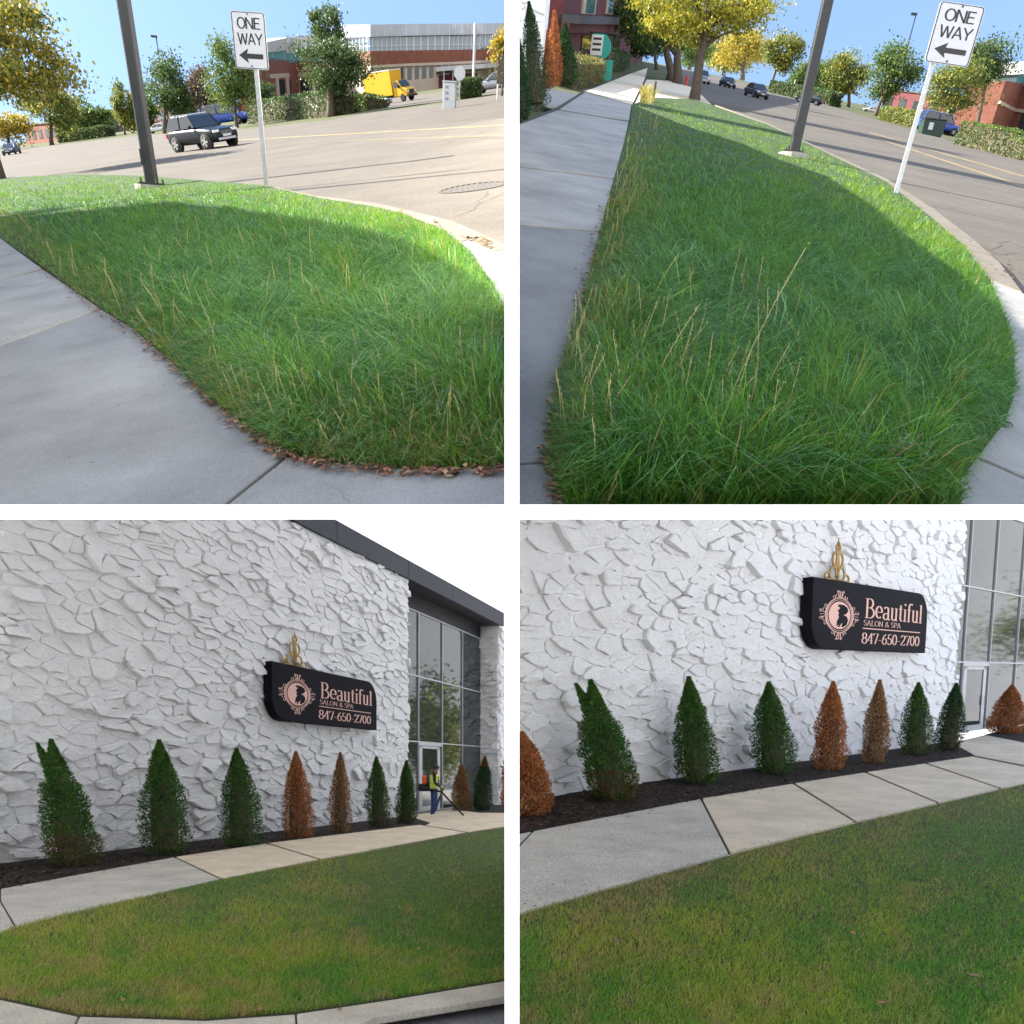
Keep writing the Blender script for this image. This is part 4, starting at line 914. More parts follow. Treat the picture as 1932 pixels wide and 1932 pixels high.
# ================================================================== clipped conifers
def conifer(Y, base, topx, topy, hw, label, cols, fork=None, bare=0, brown_at=None, n=5200, cat='shrub', grp=None, flat=False):
    P = Y.G(*base); H = Y.zat(P, topy); e = empty('arborvitae', Y.M(P), label, cat, grp)
    dz = (P-EYE).y; rm = hw*.93*dz/F; lx = Y.xat(P, topx, H)
    m_ = MB(); m_.tube([(0, 0, -.05), (0, 0, H*.12), (lx*.5, 0, H*.5)], [.05, .04, .02], 6); m_.build('trunk', MT['bark'], e)
    core = MB(); prof = lambda t: (min(1, .72+t*2.2) if t < .13 else max(.02, 1.0-((t-.13)/.87)**2.1))
    rs = [max(.01, rm*.6*prof(t)) for t in (.05, .13, .3, .5, .7, .85, .95)]
    core.tube([(lx*t, 0, H*t) for t in (.05, .13, .3, .5, .7, .85, .95)], rs, 9)
    core.build('inner_twigs', MT['bark'], e)
    V = []; C = []
    tips = [(lx, 0, 1.0, 1.0)]
    if fork: tips.append((Y.xat(P, fork[0], H*.97), 0, fork[1], .5))
    k = int(n*2.3)
    t = rng.random(k)**.85; az = rng.uniform(0, 2*np.pi, k)
    pr = np.where(t < .13, np.minimum(1, .72+t*2.2), 1-(np.maximum(t-.13, 0)/.87)**2.1)
    lump = .74+.55*fbm(az*1.6+5, t*10, int(base[0]))+.06*np.sin(az*3+t*9)
    rr = rm*np.maximum(pr, .03)*lump*np.where(rng.random(k) < .35, rng.uniform(.42, .8, k), rng.uniform(.78, 1.12, k))
    cxs = lx*t
    if fork:
        f_ = (rng.random(k) < .34) & (t > .6); tt = (t-.6)/.4
        cxs = np.where(f_, lx*t+(tips[1][0]-lx)*np.clip(tt, 0, 1), cxs); rr = np.where((t > .66), rr*np.where(f_, .55, .8), rr)
        Hs = np.where(f_, H*(.6+(t-.6)*(fork[1]-.6)/.4), H*t)
    else: Hs = H*t
    pos = np.stack([cxs+rr*np.cos(az), rr*np.sin(az), Hs], 1)
    out = np.stack([np.cos(az), np.sin(az), np.zeros(k)], 1)
    d = out*.75+np.array([0, 0, 1.0])*rng.uniform(.5, 1.5, k)[:, None]+rng.normal(0, .35, (k, 3)); d /= np.linalg.norm(d, axis=1)[:, None]
    sd = np.cross(d, out+rng.normal(0, .5, (k, 3))); sd /= np.linalg.norm(sd, axis=1)[:, None]
    L = np.maximum(.03, 2.1*dz/F)*rng.uniform(.7, 1.5, k); wv = L*rng.uniform(.2, .42, k)
    q = np.stack([pos-d*(L*.35)[:, None], pos+sd*wv[:, None]+d*(L*.25)[:, None], pos+d*L[:, None]+out*(L*.25)[:, None], pos-sd*wv[:, None]+d*(L*.3)[:, None]], 1)
    ca, cb, cc = cols; m1 = np.clip(fbm(az*2+3, t*7, 77)*1.8-.4+rng.normal(0, .25, k), 0, 1)
    c = mix(ca, cb, m1); u = rng.random(k); c[u < .13] = np.array(cc)
    if bare: b_ = (fbm(az*1.4, t*5, 91) < .36+.35*(t < .25)) & (rng.random(k) < bare); c[b_] = np.array((.16, .075, .03))
    if brown_at: b_ = (t > brown_at) & (rng.random(k) < .9); c[b_] = np.array((.26, .095, .035))
    c *= rng.uniform(.6, 1.3, k)[:, None]
    fc = np.arange(k)[:, None]*4+np.arange(4)[None]
    o = np_mesh('foliage', q.reshape(-1, 3), fc, MT['scale'], np.repeat(c, 4, 0), e, quads=True)
    return e
GR = ((.022, .085, .018), (.06, .165, .028), (.13, .21, .032)); BW = ((.36, .12, .038), (.58, .25, .10), (.2, .065, .025)); TN = ((.30, .155, .065), (.48, .28, .135), (.10, .05, .025)); DK = ((.014, .05, .018), (.036, .10, .028), (.06, .12, .03))
g1 = 'clipped conifers along the salon wall under the roof edge'
conifer(BL, (144, 1634), 96, 1396, 46, 'leaning green conifer with a forked tip, nearest in the row under the roof edge', GR, fork=(70, .97), bare=.5, grp=g1, n=7500)
conifer(BL, (314, 1613), 300, 1397, 43, 'full dark green conifer just right of the forked one, lower left view', GR, bare=.15, grp=g1, n=6500)
conifer(BL, (458, 1596), 446, 1413, 39, 'green conifer left of the rust brown pair beneath the far salon sign', GR, grp=g1, n=5500)
conifer(BL, (563, 1582), 558, 1419, 29, 'rust brown dead conifer below the emblem of the far salon sign', BW, grp=g1, n=4500)
conifer(BL, (642, 1571), 642, 1421, 21, 'narrow tan brown dead conifer below the lettering of the far salon sign', TN, grp=g1, n=3600)
conifer(BL, (715, 1561), 710, 1429, 23, 'small green conifer right of the tan dead one, near the entrance', GR, bare=.2, grp=g1, n=3600)
conifer(BL, (766, 1554), 767, 1436, 19, 'slim green conifer at the wall corner beside the glass entrance', GR, bare=.2, grp=g1, n=3400)
conifer(BL, (871, 1530), 871, 1443, 18, 'brown dead conifer beyond the worker, right of the glass door', TN, grp=g1, n=2800)
conifer(BL, (909, 1530), 915, 1428, 18, 'green conifer with a brown tip against the far stone pier', DK, brown_at=.82, grp=g1, n=3000)
g2 = 'clipped conifers along the salon wall above the wide lawn'
conifer(BR, (998, 1535), 985, 1383, 46, 'rust brown conifer cut off at the left edge, lower right view', BW, grp=g2, n=6000)
conifer(BR, (1160, 1508), 1114, 1284, 49, 'leaning green conifer with a split top and brown base, lower right view', GR, fork=(1086, .97), bare=.5, grp=g2, n=8000)
conifer(BR, (1317, 1478), 1299, 1278, 39, 'tall dark green conifer right of the leaning split one, lower right view', GR, bare=.15, grp=g2, n=6500)
conifer(BR, (1461, 1460), 1450, 1288, 39, 'plump green conifer left of the big salon sign', GR, grp=g2, n=5800)
conifer(BR, (1563, 1452), 1572, 1287, 30, 'bright rust brown dead conifer under the emblem of the big salon sign', BW, grp=g2, n=5000)
conifer(BR, (1648, 1440), 1660, 1284, 23, 'slender tan dead conifer under the lettering of the big salon sign', TN, grp=g2, n=4200)
conifer(BR, (1727, 1424), 1733, 1289, 29, 'green conifer below the right end of the big salon sign', GR, bare=.2, grp=g2, n=4500)
conifer(BR, (1787, 1417), 1805, 1290, 25, 'dark green conifer at the wall corner next to the tall windows', DK, bare=.2, grp=g2, n=4200)
conifer(BR, (1897, 1385), 1910, 1293, 31, 'wide brown dead conifer in front of the tall windows at the right edge', BW, grp=g2, n=4500)

# ================================================================== the worker with a backpack blower
def worker():
    P = BL.G(818, 1543, .02); H = BL.zat(P, 1445); k = H/1.74; M = BL.M(P) @ Matrix.Scale(k, 4)
    J = {'pel': (0, 0, .95, .135), 'wa': (0, 0, 1.1, .13), 'ch': (.03, 0, 1.32, .155), 'nb': (.05, 0, 1.47, .06), 'ne': (.07, 0, 1.53, .052), 'hd': (.1, 0, 1.63, .085), 'ht': (.1, 0, 1.71, .065),
         'lh': (-.02, .09, .9, .09), 'lk': (.03, .1, .5, .065), 'la': (-.02, .11, .09, .05), 'lt': (.14, .12, .04, .042), 'rh': (-.02, -.09, .9, .09), 'rk': (-.01, -.1, .5, .065), 'ra': (-.07, -.11, .09, .05), 'rt': (.1, -.12, .04, .042),
         'ls': (.04, .17, 1.41, .062), 'le': (.06, .24, 1.15, .048), 'lw': (.27, .2, 1.0, .036), 'rs': (.04, -.17, 1.41, .062), 're': (.08, -.25, 1.15, .048), 'rw': (.30, -.2, 1.02, .036)}
    E = [('pel', 'wa'), ('wa', 'ch'), ('ch', 'nb'), ('nb', 'ne'), ('ne', 'hd'), ('hd', 'ht'), ('pel', 'lh'), ('lh', 'lk'), ('lk', 'la'), ('la', 'lt'), ('pel', 'rh'), ('rh', 'rk'), ('rk', 'ra'), ('ra', 'rt'), ('ch', 'ls'), ('ls', 'le'), ('le', 'lw'), ('ch', 'rs'), ('rs', 're'), ('re', 'rw')]
    for s_, w_ in (('l', 'lw'), ('r', 'rw')):
        wx, wy, wz, _ = J[w_]; J[s_+'p'] = (wx+.06, wy, wz-.01, .03); E.append((w_, s_+'p'))
        for q in range(4):
            a = (q-1.5)*.02; J[f'{s_}f{q}'] = (wx+.11, wy+a, wz+.012-.004*abs(q-1), .0095); J[f'{s_}g{q}'] = (wx+.125, wy+a, wz-.035, .0085); E += [(s_+'p', f'{s_}f{q}'), (f'{s_}f{q}', f'{s_}g{q}')]
        J[s_+'t'] = (wx+.07, wy+(.035 if s_ == 'r' else -.035), wz+.01, .01); J[s_+'u'] = (wx+.1, wy+(.045 if s_ == 'r' else -.045), wz-.012, .009); E += [(s_+'p', s_+'t'), (s_+'t', s_+'u')]
    names = list(J); me = bpy.data.meshes.new('skel'); me.from_pydata([J[n][:3] for n in names], [(names.index(a), names.index(b)) for a, b in E], [])
    o = bpy.data.objects.new('skel', me); COL.objects.link(o); md = o.modifiers.new('s', 'SKIN'); md.use_smooth_shade = True
    for i, n in enumerate(names): me.skin_vertices[0].data[i].radius = (J[n][3]*(.9 if n in ('ch', 'wa', 'pel') else 1), J[n][3]*(1.15 if n in ('ch', 'wa', 'pel') else 1)); me.skin_vertices[0].data[i].use_root = (n == 'pel')
    sb = o.modifiers.new('b', 'SUBSURF'); sb.levels = 1; sb.render_levels = 1
    dg = bpy.context.evaluated_depsgraph_get(); ev = bpy.data.meshes.new_from_object(o.evaluated_get(dg)); bpy.data.objects.remove(o)
    root = empty('person', M, 'worker in a yellow safety vest and jeans blowing leaves by the door', 'person')
    for mt in ('jeans', 'jacket', 'skin', 'shoe', 'glove'): ev.materials.append(MT[mt])
    for p in ev.polygons:
        c = p.center; p.use_smooth = True
        p.material_index = 3 if c.z < .11 else 0 if c.z < .93 and abs(c.y) < .2 and c.x < .2 else 2 if c.z > 1.5 else 4 if c.x > .26 else 1
    link('body', ev, None, root)
    v = MB(); sec = []
    for z, rx, ry, cx in ((.93, .150, .19, .0), (1.1, .155, .195, .0), (1.28, .165, .205, .025), (1.40, .145, .18, .035), (1.46, .1, .12, .045)):
        sec.append([Vector((cx+rx*math.cos(t), ry*math.sin(t), z)) for t in [2*math.pi*q/14 for q in range(14)]])
    v.add(sum(sec, []), [(i*14+q, i*14+(q+1) % 14, (i+1)*14+(q+1) % 14, (i+1)*14+q) for i in range(4) for q in range(14) if not (i == 2 and q in (3, 10))]); v.build('safety_vest', MT['vest'], root, smooth=True)
    for z in (1.0, 1.2):
        b = MB(); b.tube([(0.01+.160*math.cos(t), .2*math.sin(t), z) for t in [2*math.pi*q/14 for q in range(15)]], .02, 5); b.build('reflective_stripe', MT['signwhite'], root)
    hh = MB(); hh.lathe([(.098, 1.655), (.102, 1.69), (.088, 1.735), (.045, 1.765), (.005, 1.77)], 14, c=(.095, 0, 0)); hh.box(.15, .235, -.06, .06, 1.655, 1.668); hh.build('cap', MT['jacket'], root, smooth=True)
    nn = MB(); nn.tube([(.175, 0, 1.625), (.2, 0, 1.61), (.185, 0, 1.6)], [.01, .013, .008], 6); nn.build('nose', MT['skin'], root)
    bl = empty('backpack_blower', M, 'orange and black backpack leaf blower worn by the worker, nozzle to the ground', 'leaf blower')
    b = MB(); b.box(-.38, -.2, -.14, .14, 1.12, 1.42); x = b.build('engine_housing', MT['orange'], bl); bevel(x, .05, 3)
    b = MB(); b.box(-.46, -.17, -.17, .17, .95, 1.05); b.box(-.2, -.165, -.15, .15, 1.0, 1.5); x = b.build('frame', MT['jacket'], bl); bevel(x, .02, 2)
    b = MB(); b.lathe([(.11, -.2), (.13, -.17), (.13, .17), (.11, .2)], 14, ax='x', c=(-.3, 0, 1.02)); b.build('fan_case', MT['jacket'], bl)
    b = MB(); b.tube([(-.25, -.19, .98), (-.05, -.25, .93), (.12, -.24, .93), (.3, -.21, .86), (.95, -.2, .16), (1.02, -.2, .1)], [.045, .045, .036, .032, .028, .036], 10); b.build('blower_tube', MT['jacket'], bl, smooth=True)
    b = MB(); b.tube([(.3, -.21, .88), (.34, -.2, 1.0)], .018, 8); b.build('handle', MT['jacket'], bl)
    for s_ in (-1, 1):
        b = MB(); b.tube([(-.17, .1*s_, 1.45), (.03, .11*s_, 1.5), (.17, .1*s_, 1.36), (.16, .1*s_, 1.15), (-.05, .17*s_, 1.02)], .018, 5); b.build('strap', MT['jacket'], bl)
worker()

# ================================================================== trees, hedges
LG = ((.06, .12, .028), (.12, .19, .04), (.22, .24, .05)); LY = ((.24, .24, .03), (.48, .42, .04), (.15, .21, .04)); LO = ((.32, .25, .03), (.48, .36, .04), (.2, .22, .035)); LD = ((.045, .09, .028), (.085, .14, .04), (.14, .17, .05)); LM = ((.10, .15, .035), (.2, .22, .045), (.38, .33, .05)); LB = ((.14, .11, .08), (.2, .15, .1), (.1, .09, .06))
LYG = ((.10, .14, .03), (.30, .27, .04), (.42, .30, .03))
def tree(Y, label, base, crown, cols, n, clumps=26, tr=None, grp=None, leaf=4.4, spread=.22, limbs=7, name='tree', lift=.0, xlim=None):
    P = Y.G(base[0], base[1], lift); e = empty(name, Y.M(P), label, 'tree', grp); dz = (P-EYE).y
    x0, x1, y0, y1 = crown
    zt, zb = Y.zat(P, y0), Y.zat(P, y1); zc = (zt+zb)/2; xa, xb = Y.xat(P, x0, zc), Y.xat(P, x1, zc); cx = (xa+xb)/2; rx = abs(xb-xa)/2; rz = (zt-zb)/2
    tr = tr*dz/F if tr else max(.06, rx*.07)
    n = int(n*1.5); r = np.random.default_rng(int(abs(base[0])*7+base[1]))
    u = r.normal(size=(clumps, 3)); u /= np.linalg.norm(u, axis=1)[:, None]; rad_ = r.uniform(.35, .95, clumps)**.7
    cc = u*rad_[:, None]*np.array((rx, rx*.8, rz))*(1-spread*.6)+np.array((cx, 0, zc))
    # crown narrower at the top and bottom edges, uneven outline
    m_ = MB(); top = Vector((cx*.7, 0, zb+(zt-zb)*.6)); fork = Vector((cx*.25, 0, max(zb*.9, zt*.2)))
    m_.tube([(0, 0, -.3), (0, 0, fork.z*.35), fork, (fork+top)/2+Vector((rx*.05, 0, 0)), top], [tr*1.35, tr*1.0, tr*.85, tr*.5, tr*.2], 8)
    for k in range(limbs):
        q = Vector(cc[k % clumps]); s = fork.lerp(top, random.uniform(.05, .7)); mid = s.lerp(q, .5)+Vector((0, 0, rz*.06))
        m_.tube([s, mid, q], [tr*.42, tr*.26, tr*.08], 5)
    m_.build('trunk', MT['bark'], e, smooth=True)
    ci = r.integers(0, clumps, n); cs = r.uniform(.6, 1.3, clumps)*spread
    p = cc[ci]+r.normal(size=(n, 3))*np.array((rx, rx*.9, rz))*cs[ci][:, None]*np.array((1, 1, .75))
    if xlim is not None:
        keep = (p[:, 0] > xlim[0]) & (p[:, 0] < xlim[1]); p = p[keep]; ci = ci[keep]; n = len(p)
    d = r.normal(size=(n, 3)); d /= np.linalg.norm(d, axis=1)[:, None]; v = r.normal(size=(n, 3)); v -= d*(v*d).sum(1)[:, None]; v /= np.linalg.norm(v, axis=1)[:, None]
    L = leaf*dz/F*.5*r.uniform(.6, 1.35, n); q = np.stack([p-d*L[:, None], p+v*(L*.6)[:, None], p+d*L[:, None], p-v*(L*.6)[:, None]], 1)
    ht = r.random(clumps); c = mix(cols[0], cols[1], np.clip(ht[ci]+r.normal(0, .25, n), 0, 1)); k = r.random(n) < .16; c[k] = np.array(cols[2]); c *= r.uniform(.7, 1.25, n)[:, None]
    fc = np.arange(n)[:, None]*4+np.arange(4)[None]
    np_mesh('crown', q.reshape(-1, 3), fc, MT['leaf'], np.repeat(c, 4, 0), e, quads=True)
    return e
def hedge(Y, label, a, b, topy, depth, cols, n, name='hedge', leaf=4.2, grp=None):
    """clipped hedge from ground point a to b"""
    A, B = Y.G(*a), Y.G(*b); ax = (B-A); Lh = ax.length; ax.normalize(); U = Y.U; ax = (ax-U*ax.dot(U)).normalized(); bk = U.cross(ax).normalized()
    if bk.y < 0: bk = -bk
    M = Matrix(((ax.x, bk.x, U.x, A.x), (ax.y, bk.y, U.y, A.y), (ax.z, bk.z, U.z, A.z), (0, 0, 0, 1))); e = empty(name, M, label, 'hedge', grp); dz = (A-EYE).y
    H = Y.zat(A, topy); drop = (B-A).dot(U); core = MB(); core.prism([Vector((.1*H, .12*H, -.1)), Vector((Lh-.1*H, .12*H, drop-.1)), Vector((Lh-.1*H, .12*H, drop+H*.84)), Vector((.1*H, .12*H, H*.84))], (0, depth-.24*H, 0)); core.build('inner_twigs', MT['bark'], e)
    x = rng.uniform(0, Lh, n); s = rng.random(n); fr = s < .5; tp = (s >= .5) & (s < .8)
    y = np.where(fr, rng.normal(0, .05*H, n), rng.uniform(0, depth, n)); z = np.where(tp, H*(.95+.12*fbm(x*2/H, y*2/H, 5))+rng.normal(0, .03*H, n), rng.uniform(0, H, n)); en = ~fr & ~tp; x = np.where(en, np.where(rng.random(n) < .5, 0, Lh)+rng.normal(0, .04*H, n), x)
    p = np.stack([x, y, z+drop*x/Lh], 1)
    d = rng.normal(size=(n, 3)); d /= np.linalg.norm(d, axis=1)[:, None]; v = np.cross(d, rng.normal(size=(n, 3))); v /= np.linalg.norm(v, axis=1)[:, None]; L = leaf*dz/F*.5*rng.uniform(.6, 1.3, n)
    q = np.stack([p-d*L[:, None], p+v*(L*.6)[:, None], p+d*L[:, None], p-v*(L*.6)[:, None]], 1); c = mix(cols[0], cols[1], np.clip(fbm(x*3/H, z*3/H, 8)+rng.normal(0, .2, n), 0, 1)); k = rng.random(n) < .12; c[k] = np.array(cols[2]); c *= rng.uniform(.7, 1.2, n)[:, None]
    np_mesh('foliage', q.reshape(-1, 3), np.arange(n)[:, None]*4+np.arange(4)[None], MT['leaf'], np.repeat(c, 4, 0), e, quads=True)

gt = 'trees across the street, upper left view'
tree(TL, 'big yellowing tree with its trunk at the far left edge of the verge', (-2, 338), (-175, 148, -60, 205), LYG, 11000, 44, tr=11, leaf=7, spread=.16, limbs=10, lift=.1)
tree(TL, 'yellow leaved tree behind the dark car at far left', (98, 273), (38, 152, 150, 252), LM, 4200, 24, grp=gt)
tree(TL, 'orange tinged tree at the left edge beyond the road', (20, 284), (-40, 60, 205, 275), LO, 2600, 18, grp=gt)
tree(TL, 'rounded green tree left of the dark lamp post', (165, 262), (112, 212, 180, 252), LG, 3600, 22, grp=gt)
tree(TL, 'pale green tree just behind the dark lamp post', (236, 254), (210, 262, 150, 246), LM, 3000, 20, grp=gt)
tree(TL, 'dark green lobed tree between lamp post and black car', (311, 252), (262, 366, 100, 225), LD, 4600, 26, grp=gt)
tree(TL, 'thin brownish tree behind the black car', (378, 243), (350, 410, 125, 215), LB, 2600, 20, grp=gt)
tree(TL, 'green tree half hidden by the one way sign', (447, 240), (384, 486, 62, 222), LG, 5000, 28, grp=gt)
tree(TL, 'dark spire topped tree in front of the brick building', (624, 219), (556, 690, 62, 180), LD, 6500, 34, tr=7, grp=gt)
tree(TL, 'tall pointed tree top rising behind the spire topped one', (622, 216), (582, 662, 0, 110), LD, 2600, 22, grp=gt, spread=.17)
tree(TL, 'small orange tree at the right edge by the canopy', (947, 181), (922, 975, 55, 128), LO, 1800, 14, grp=gt, xlim=None)
hedge(TL, 'long dark clipped hedge by the parked pickup', (468, 234), (624, 219), 192, 3, LD, 3500)
hedge(TL, 'clipped hedge between pickup and white car', (628, 216), (690, 209), 184, 3, LG, 2200)
hedge(TL, 'dark rounded bush by the metal cabinet', (866, 187), (908, 181), 150, 4, LD, 1800, 'bush')
hedge(TL, 'low far hedge at the left beyond the road', (110, 270), (200, 258), 249, 3, LD, 1500)
gr_ = 'trees along the street, upper right view'
tree(TR, 'bright yellow street tree with a straight trunk on the sunlit verge', (1310, 188), (1190, 1470, -85, 98), LY, 9500, 60, tr=9, leaf=5.6, spread=.14, limbs=12, lift=.05)
tree(TR, 'dark green street tree left of the yellow one', (1264, 152), (1150, 1300, -30, 96), LG, 5200, 30, tr=7, leaf=5)
tree(TR, 'second dark green street tree with twin trunk near the hydrant', (1277, 159), (1190, 1345, -20, 108), LD, 4200, 26, tr=8, leaf=5)
tree(TR, 'golden tree hanging over the oncoming cars', (1400, 150), (1340, 1462, 55, 138), LO, 4200, 24, grp=gr_)
tree(TR, 'yellow green tree left of the lamp post, across the street', (1452, 171), (1440, 1516, 48, 140), LM, 3200, 20, grp=gr_)
tree(TR, 'far green tree seen just left of the dark lamp post', (1500, 180), (1486, 1550, 105, 180), LG, 2400, 16, grp=gr_)
tree(TR, 'broad pale green tree right of the dark lamp post', (1600, 202), (1556, 1648, 95, 190), LM, 3800, 24, grp=gr_)
tree(TR, 'lobed green tree below the tall parking lamp', (1652, 218), (1632, 1738, 70, 200), LG, 4600, 26, grp=gr_)
tree(TR, 'green and yellow tree under the one way sign, upper right view', (1787, 254), (1742, 1866, 100, 230), LM, 4800, 26, grp=gr_)
tree(TR, 'dark green tree crown right of the one way sign, upper right view', (1835, 262), (1800, 1915, 62, 170), LD, 4200, 26, grp=gr_)
for bs, cr, cl, lb in (((1238, 131), (1178, 1275, 38, 122), LD, 'dark tree mass beyond the dark red house'), ((1300, 131), (1262, 1352, 62, 126), LG, 'distant green tree over the silver oncoming car'), ((1365, 142), (1330, 1420, 78, 138), LM, 'distant tree behind the golden one'), ((1545, 185), (1505, 1590, 112, 180), LD, 'distant dark trees behind the far parked car')):
    tree(TR, lb, bs, cr, cl, 3200, 24, grp=gr_)
for bs, cr, cl, lb in (((130, 266), (95, 170, 196, 258), LD, 'distant dark tree left of the rounded green one'), ((275, 246), (245, 300, 165, 238), LG, 'distant green tree just right of the lamp post'), ((345, 240), (320, 372, 160, 232), LD, 'distant dark tree behind the black car roof'), ((500, 222), (470, 530, 150, 215), LD, 'distant dark tree at the left end of the brick building')):
    tree(TL, lb, bs, cr, cl, 2600, 20, grp=gt)
hedge(TR, 'long clipped hedge below the brick building at right', (1800, 272), (1990, 318), 228, 3, LG, 3600)
hedge(TR, 'pale clipped hedge left of the blue van', (1656, 224), (1726, 241), 200, 3, LM, 2200)
hedge(TR, 'orange tipped clipped hedge beside the teal sign', (1086, 166), (1139, 158), 104, 4, ((.08, .13, .03), (.2, .2, .05), (.4, .16, .05)), 3200)
hedge(TR, 'dark round bush behind the teal sign', (1150, 138), (1186, 130), 88, 4, LD, 2400, 'bush')
tuft, t_, x_, y_ = scatter(TR, [(1205, 200), (1210, 178), (1232, 180), (1236, 196)], 260, .1)
tag(blades('dry_grass_tuft', TR, tuft, t_, rng.uniform(.35, .8, len(t_)), np.full(len(t_), .9)*t_/F, np.full(len(t_), .5), leandir(TR, len(t_), (0, 0), 0), mix((.45, .33, .07), (.3, .3, .08), rng.random(len(t_))), MT['blade']), 'yellow dry grass tuft around the small post', 'grass')
for i, (bs, tx, ty, hw, cl, lb) in enumerate([((1012, 205), 998, 8, 26, DK, 'tall dark conifer at the left edge beside the sidewalk, upper right view'), ((984, 226), 978, 75, 18, DK, 'dark conifer cut off by the left edge nearest the sidewalk'),
      ((1034, 166), 1024, 38, 15, BW, 'brown dead conifer between two dark ones, upper right view'), ((1046, 160), 1046, 22, 14, BW, 'second brown dead conifer against the white stone corner'), ((1066, 163), 1066, 46, 22, DK, 'dark conifer left of the orange tipped hedge')]):
    conifer(TR, bs, tx, ty, hw, lb, cl, n=3000, grp='conifers by the sidewalk, upper right view')

# ================================================================== posts and signs
def lamp_post(Y, base, topy, wpx, label, arm=None):
    P = Y.G(*base, .1); H = Y.zat(P, topy); e = empty('lamp_post', Y.M(P), label, 'lamp post'); r = wpx*(P-EYE).y/F/2
    m_ = MB(); s = r*3.0; m_.prism([Vector((math.cos(t)*s*1.05, math.sin(t)*s*1.05, -.12)) for t in [2*math.pi*k/20 for k in range(20)]], (0, 0, .16)); m_.build('footing', MT['conc'], e)
    m_ = MB(); m_.box(-r*1.75, r*1.75, -r*1.75, r*1.75, .04, .04+r*.35); bp = m_.build('base_plate', MT['pole'], e)
    for sx in (-1, 1):
        for sy in (-1, 1): m_ = MB(); m_.tube([(sx*r*1.45, sy*r*1.45, .04), (sx*r*1.45, sy*r*1.45, .04+r*1.0)], r*.2, 6); m_.build('bolt', MT['pole'], bp)
    m_ = MB(); m_.box(-r, r, -r, r, .04, H); sh = m_.build('shaft', MT['pole'], e); bevel(sh, r*.3, 2)
    m_ = MB(); m_.box(-r*1.02, -r*.4, -r*1.12, -r*.9, .55*r*6, .55*r*6+r*2.2); m_.build('hand_hole_cover', MT['pole'], e)
    m_ = MB(); m_.box(-r*1.2, r*8, -r*1.4, r*1.4, H, H+r*.9); m_.build('lamp_head', MT['pole'], e)
lamp_post(TL, (288, 352), -120, 20, 'dark square lamp post on a round footing, upper left view')
lamp_post(TR, (1496, 294), -140, 18, 'dark leaning lamp post beside the street, upper right view')
def one_way(Y, base, corners, label, yaw):
    P = Y.G(*base, .1); U = Y.U; e = empty('one_way_sign', Y.M(P), label, 'sign')
    (tlx, tly), (trx, try_), (blx, bly) = corners; w_ = math.hypot(trx-tlx, try_-tly); midx = (blx+trx)/2
    zt = Y.zat(P, (tly+try_)/2); zb = Y.zat(P, bly+4); pw = w_*((P-EYE).y)/F
    cx = Y.xat(P, (tlx+trx)/2, zt)*.5+Y.xat(P, blx+(trx-tlx)/2, zb)*.5
    r = 3.6*(P-EYE).y/F
    m_ = MB(); m_.box(-r, r, -r*.7, r*.7, -.2, zt*.97); m_.build('post', MT['steel'], e)
    Ms = Matrix.Translation((cx, -r-.02, zb)) @ Matrix.Rotation(yaw, 4, 'Z'); h_ = zt-zb
    def rrect(w0, h0, rr, y_, inset=0): 
        out = []
        for (sx, sy, a0) in ((1, 1, 0), (-1, 1, 90), (-1, -1, 180), (1, -1, 270)):
            for k in range(5): a = rad(a0+22.5*k); out.append(Vector((sx*(w0/2-rr)+rr*math.cos(a), y_, h_/2+sy*(h0/2-rr)+rr*math.sin(a))))
        return out
    m_ = MB(); m_.prism(rrect(pw, h_, pw*.07, 0), (0, -.012, 0)); pl = m_.build('sign_plate', MT['signwhite'], e, M=Ms)
    m_ = MB(); a = rrect(pw*.97, h_*.98, pw*.06, -.015); b = rrect(pw*.925, h_*.955, pw*.05, -.015); n = len(a); m_.add(a+b, [(i, (i+1) % n, n+(i+1) % n, n+i) for i in range(n)]); m_.build('border', MT['black'], pl, fix=False)
    f = lambda u, v: ((u-.5)*pw, -.016, v*h_)
    m_ = MB(); lettering(m_, SANS, 'ONE', .17, .86, .70, .90, f, .115, .95); m_.build('lettering', MT['black'], pl, fix=False)
    m_ = MB(); lettering(m_, SANS, 'WAY', .15, .88, .43, .63, f, .115, .95); m_.build('lettering', MT['black'], pl, fix=False)
    m_ = MB(); m_.add([f(*p) for p in ((.14, .235), (.42, .36), (.385, .275), (.86, .275), (.86, .185), (.385, .185), (.42, .10))], [(0, 1, 2, 5, 6), (2, 3, 4, 5)]); m_.build('arrow', MT['black'], pl, fix=False)
    for v in (.055, .955):
        m_ = MB(); m_.tube([(0, -.03, v*h_), (0, -.012, v*h_)], pw*.018, 8); m_.build('bolt', MT['black'], pl)
one_way(TL, (503, 350), ((440, 21), (500, 26), (447, 128)), 'white one way sign on a straight steel post, upper left view', rad(-4))
one_way(TR, (1690, 364), ((1773, -3), (1852, 16), (1745, 117)), 'white one way sign on a leaning steel post, upper right view', rad(6))
def mast(Y, base, topy, label, sgn):
    P = Y.G(*base); H = Y.zat(P, topy); e = empty('parking_lamp', Y.M(P), label, 'lamp post'); k = (P-EYE).y/F
    m_ = MB(); m_.tube([(0, 0, -.2), (0, 0, H)], [1.4*k, 1.0*k], 6); m_.build('shaft', MT['pole'], e)
    m_ = MB(); m_.box(-9*k, 1.5*k, -2*k, 2*k, H-1.5*k, H+1.5*k); m_.build('lamp_head', MT['pole'], e)
mast(TL, (318, 235), 69, 'tall thin parking lamp above the lobed tree, upper left view', 1)
mast(TR, (1678, 215), 27, 'tall thin parking lamp above the trees, upper right view', 1)
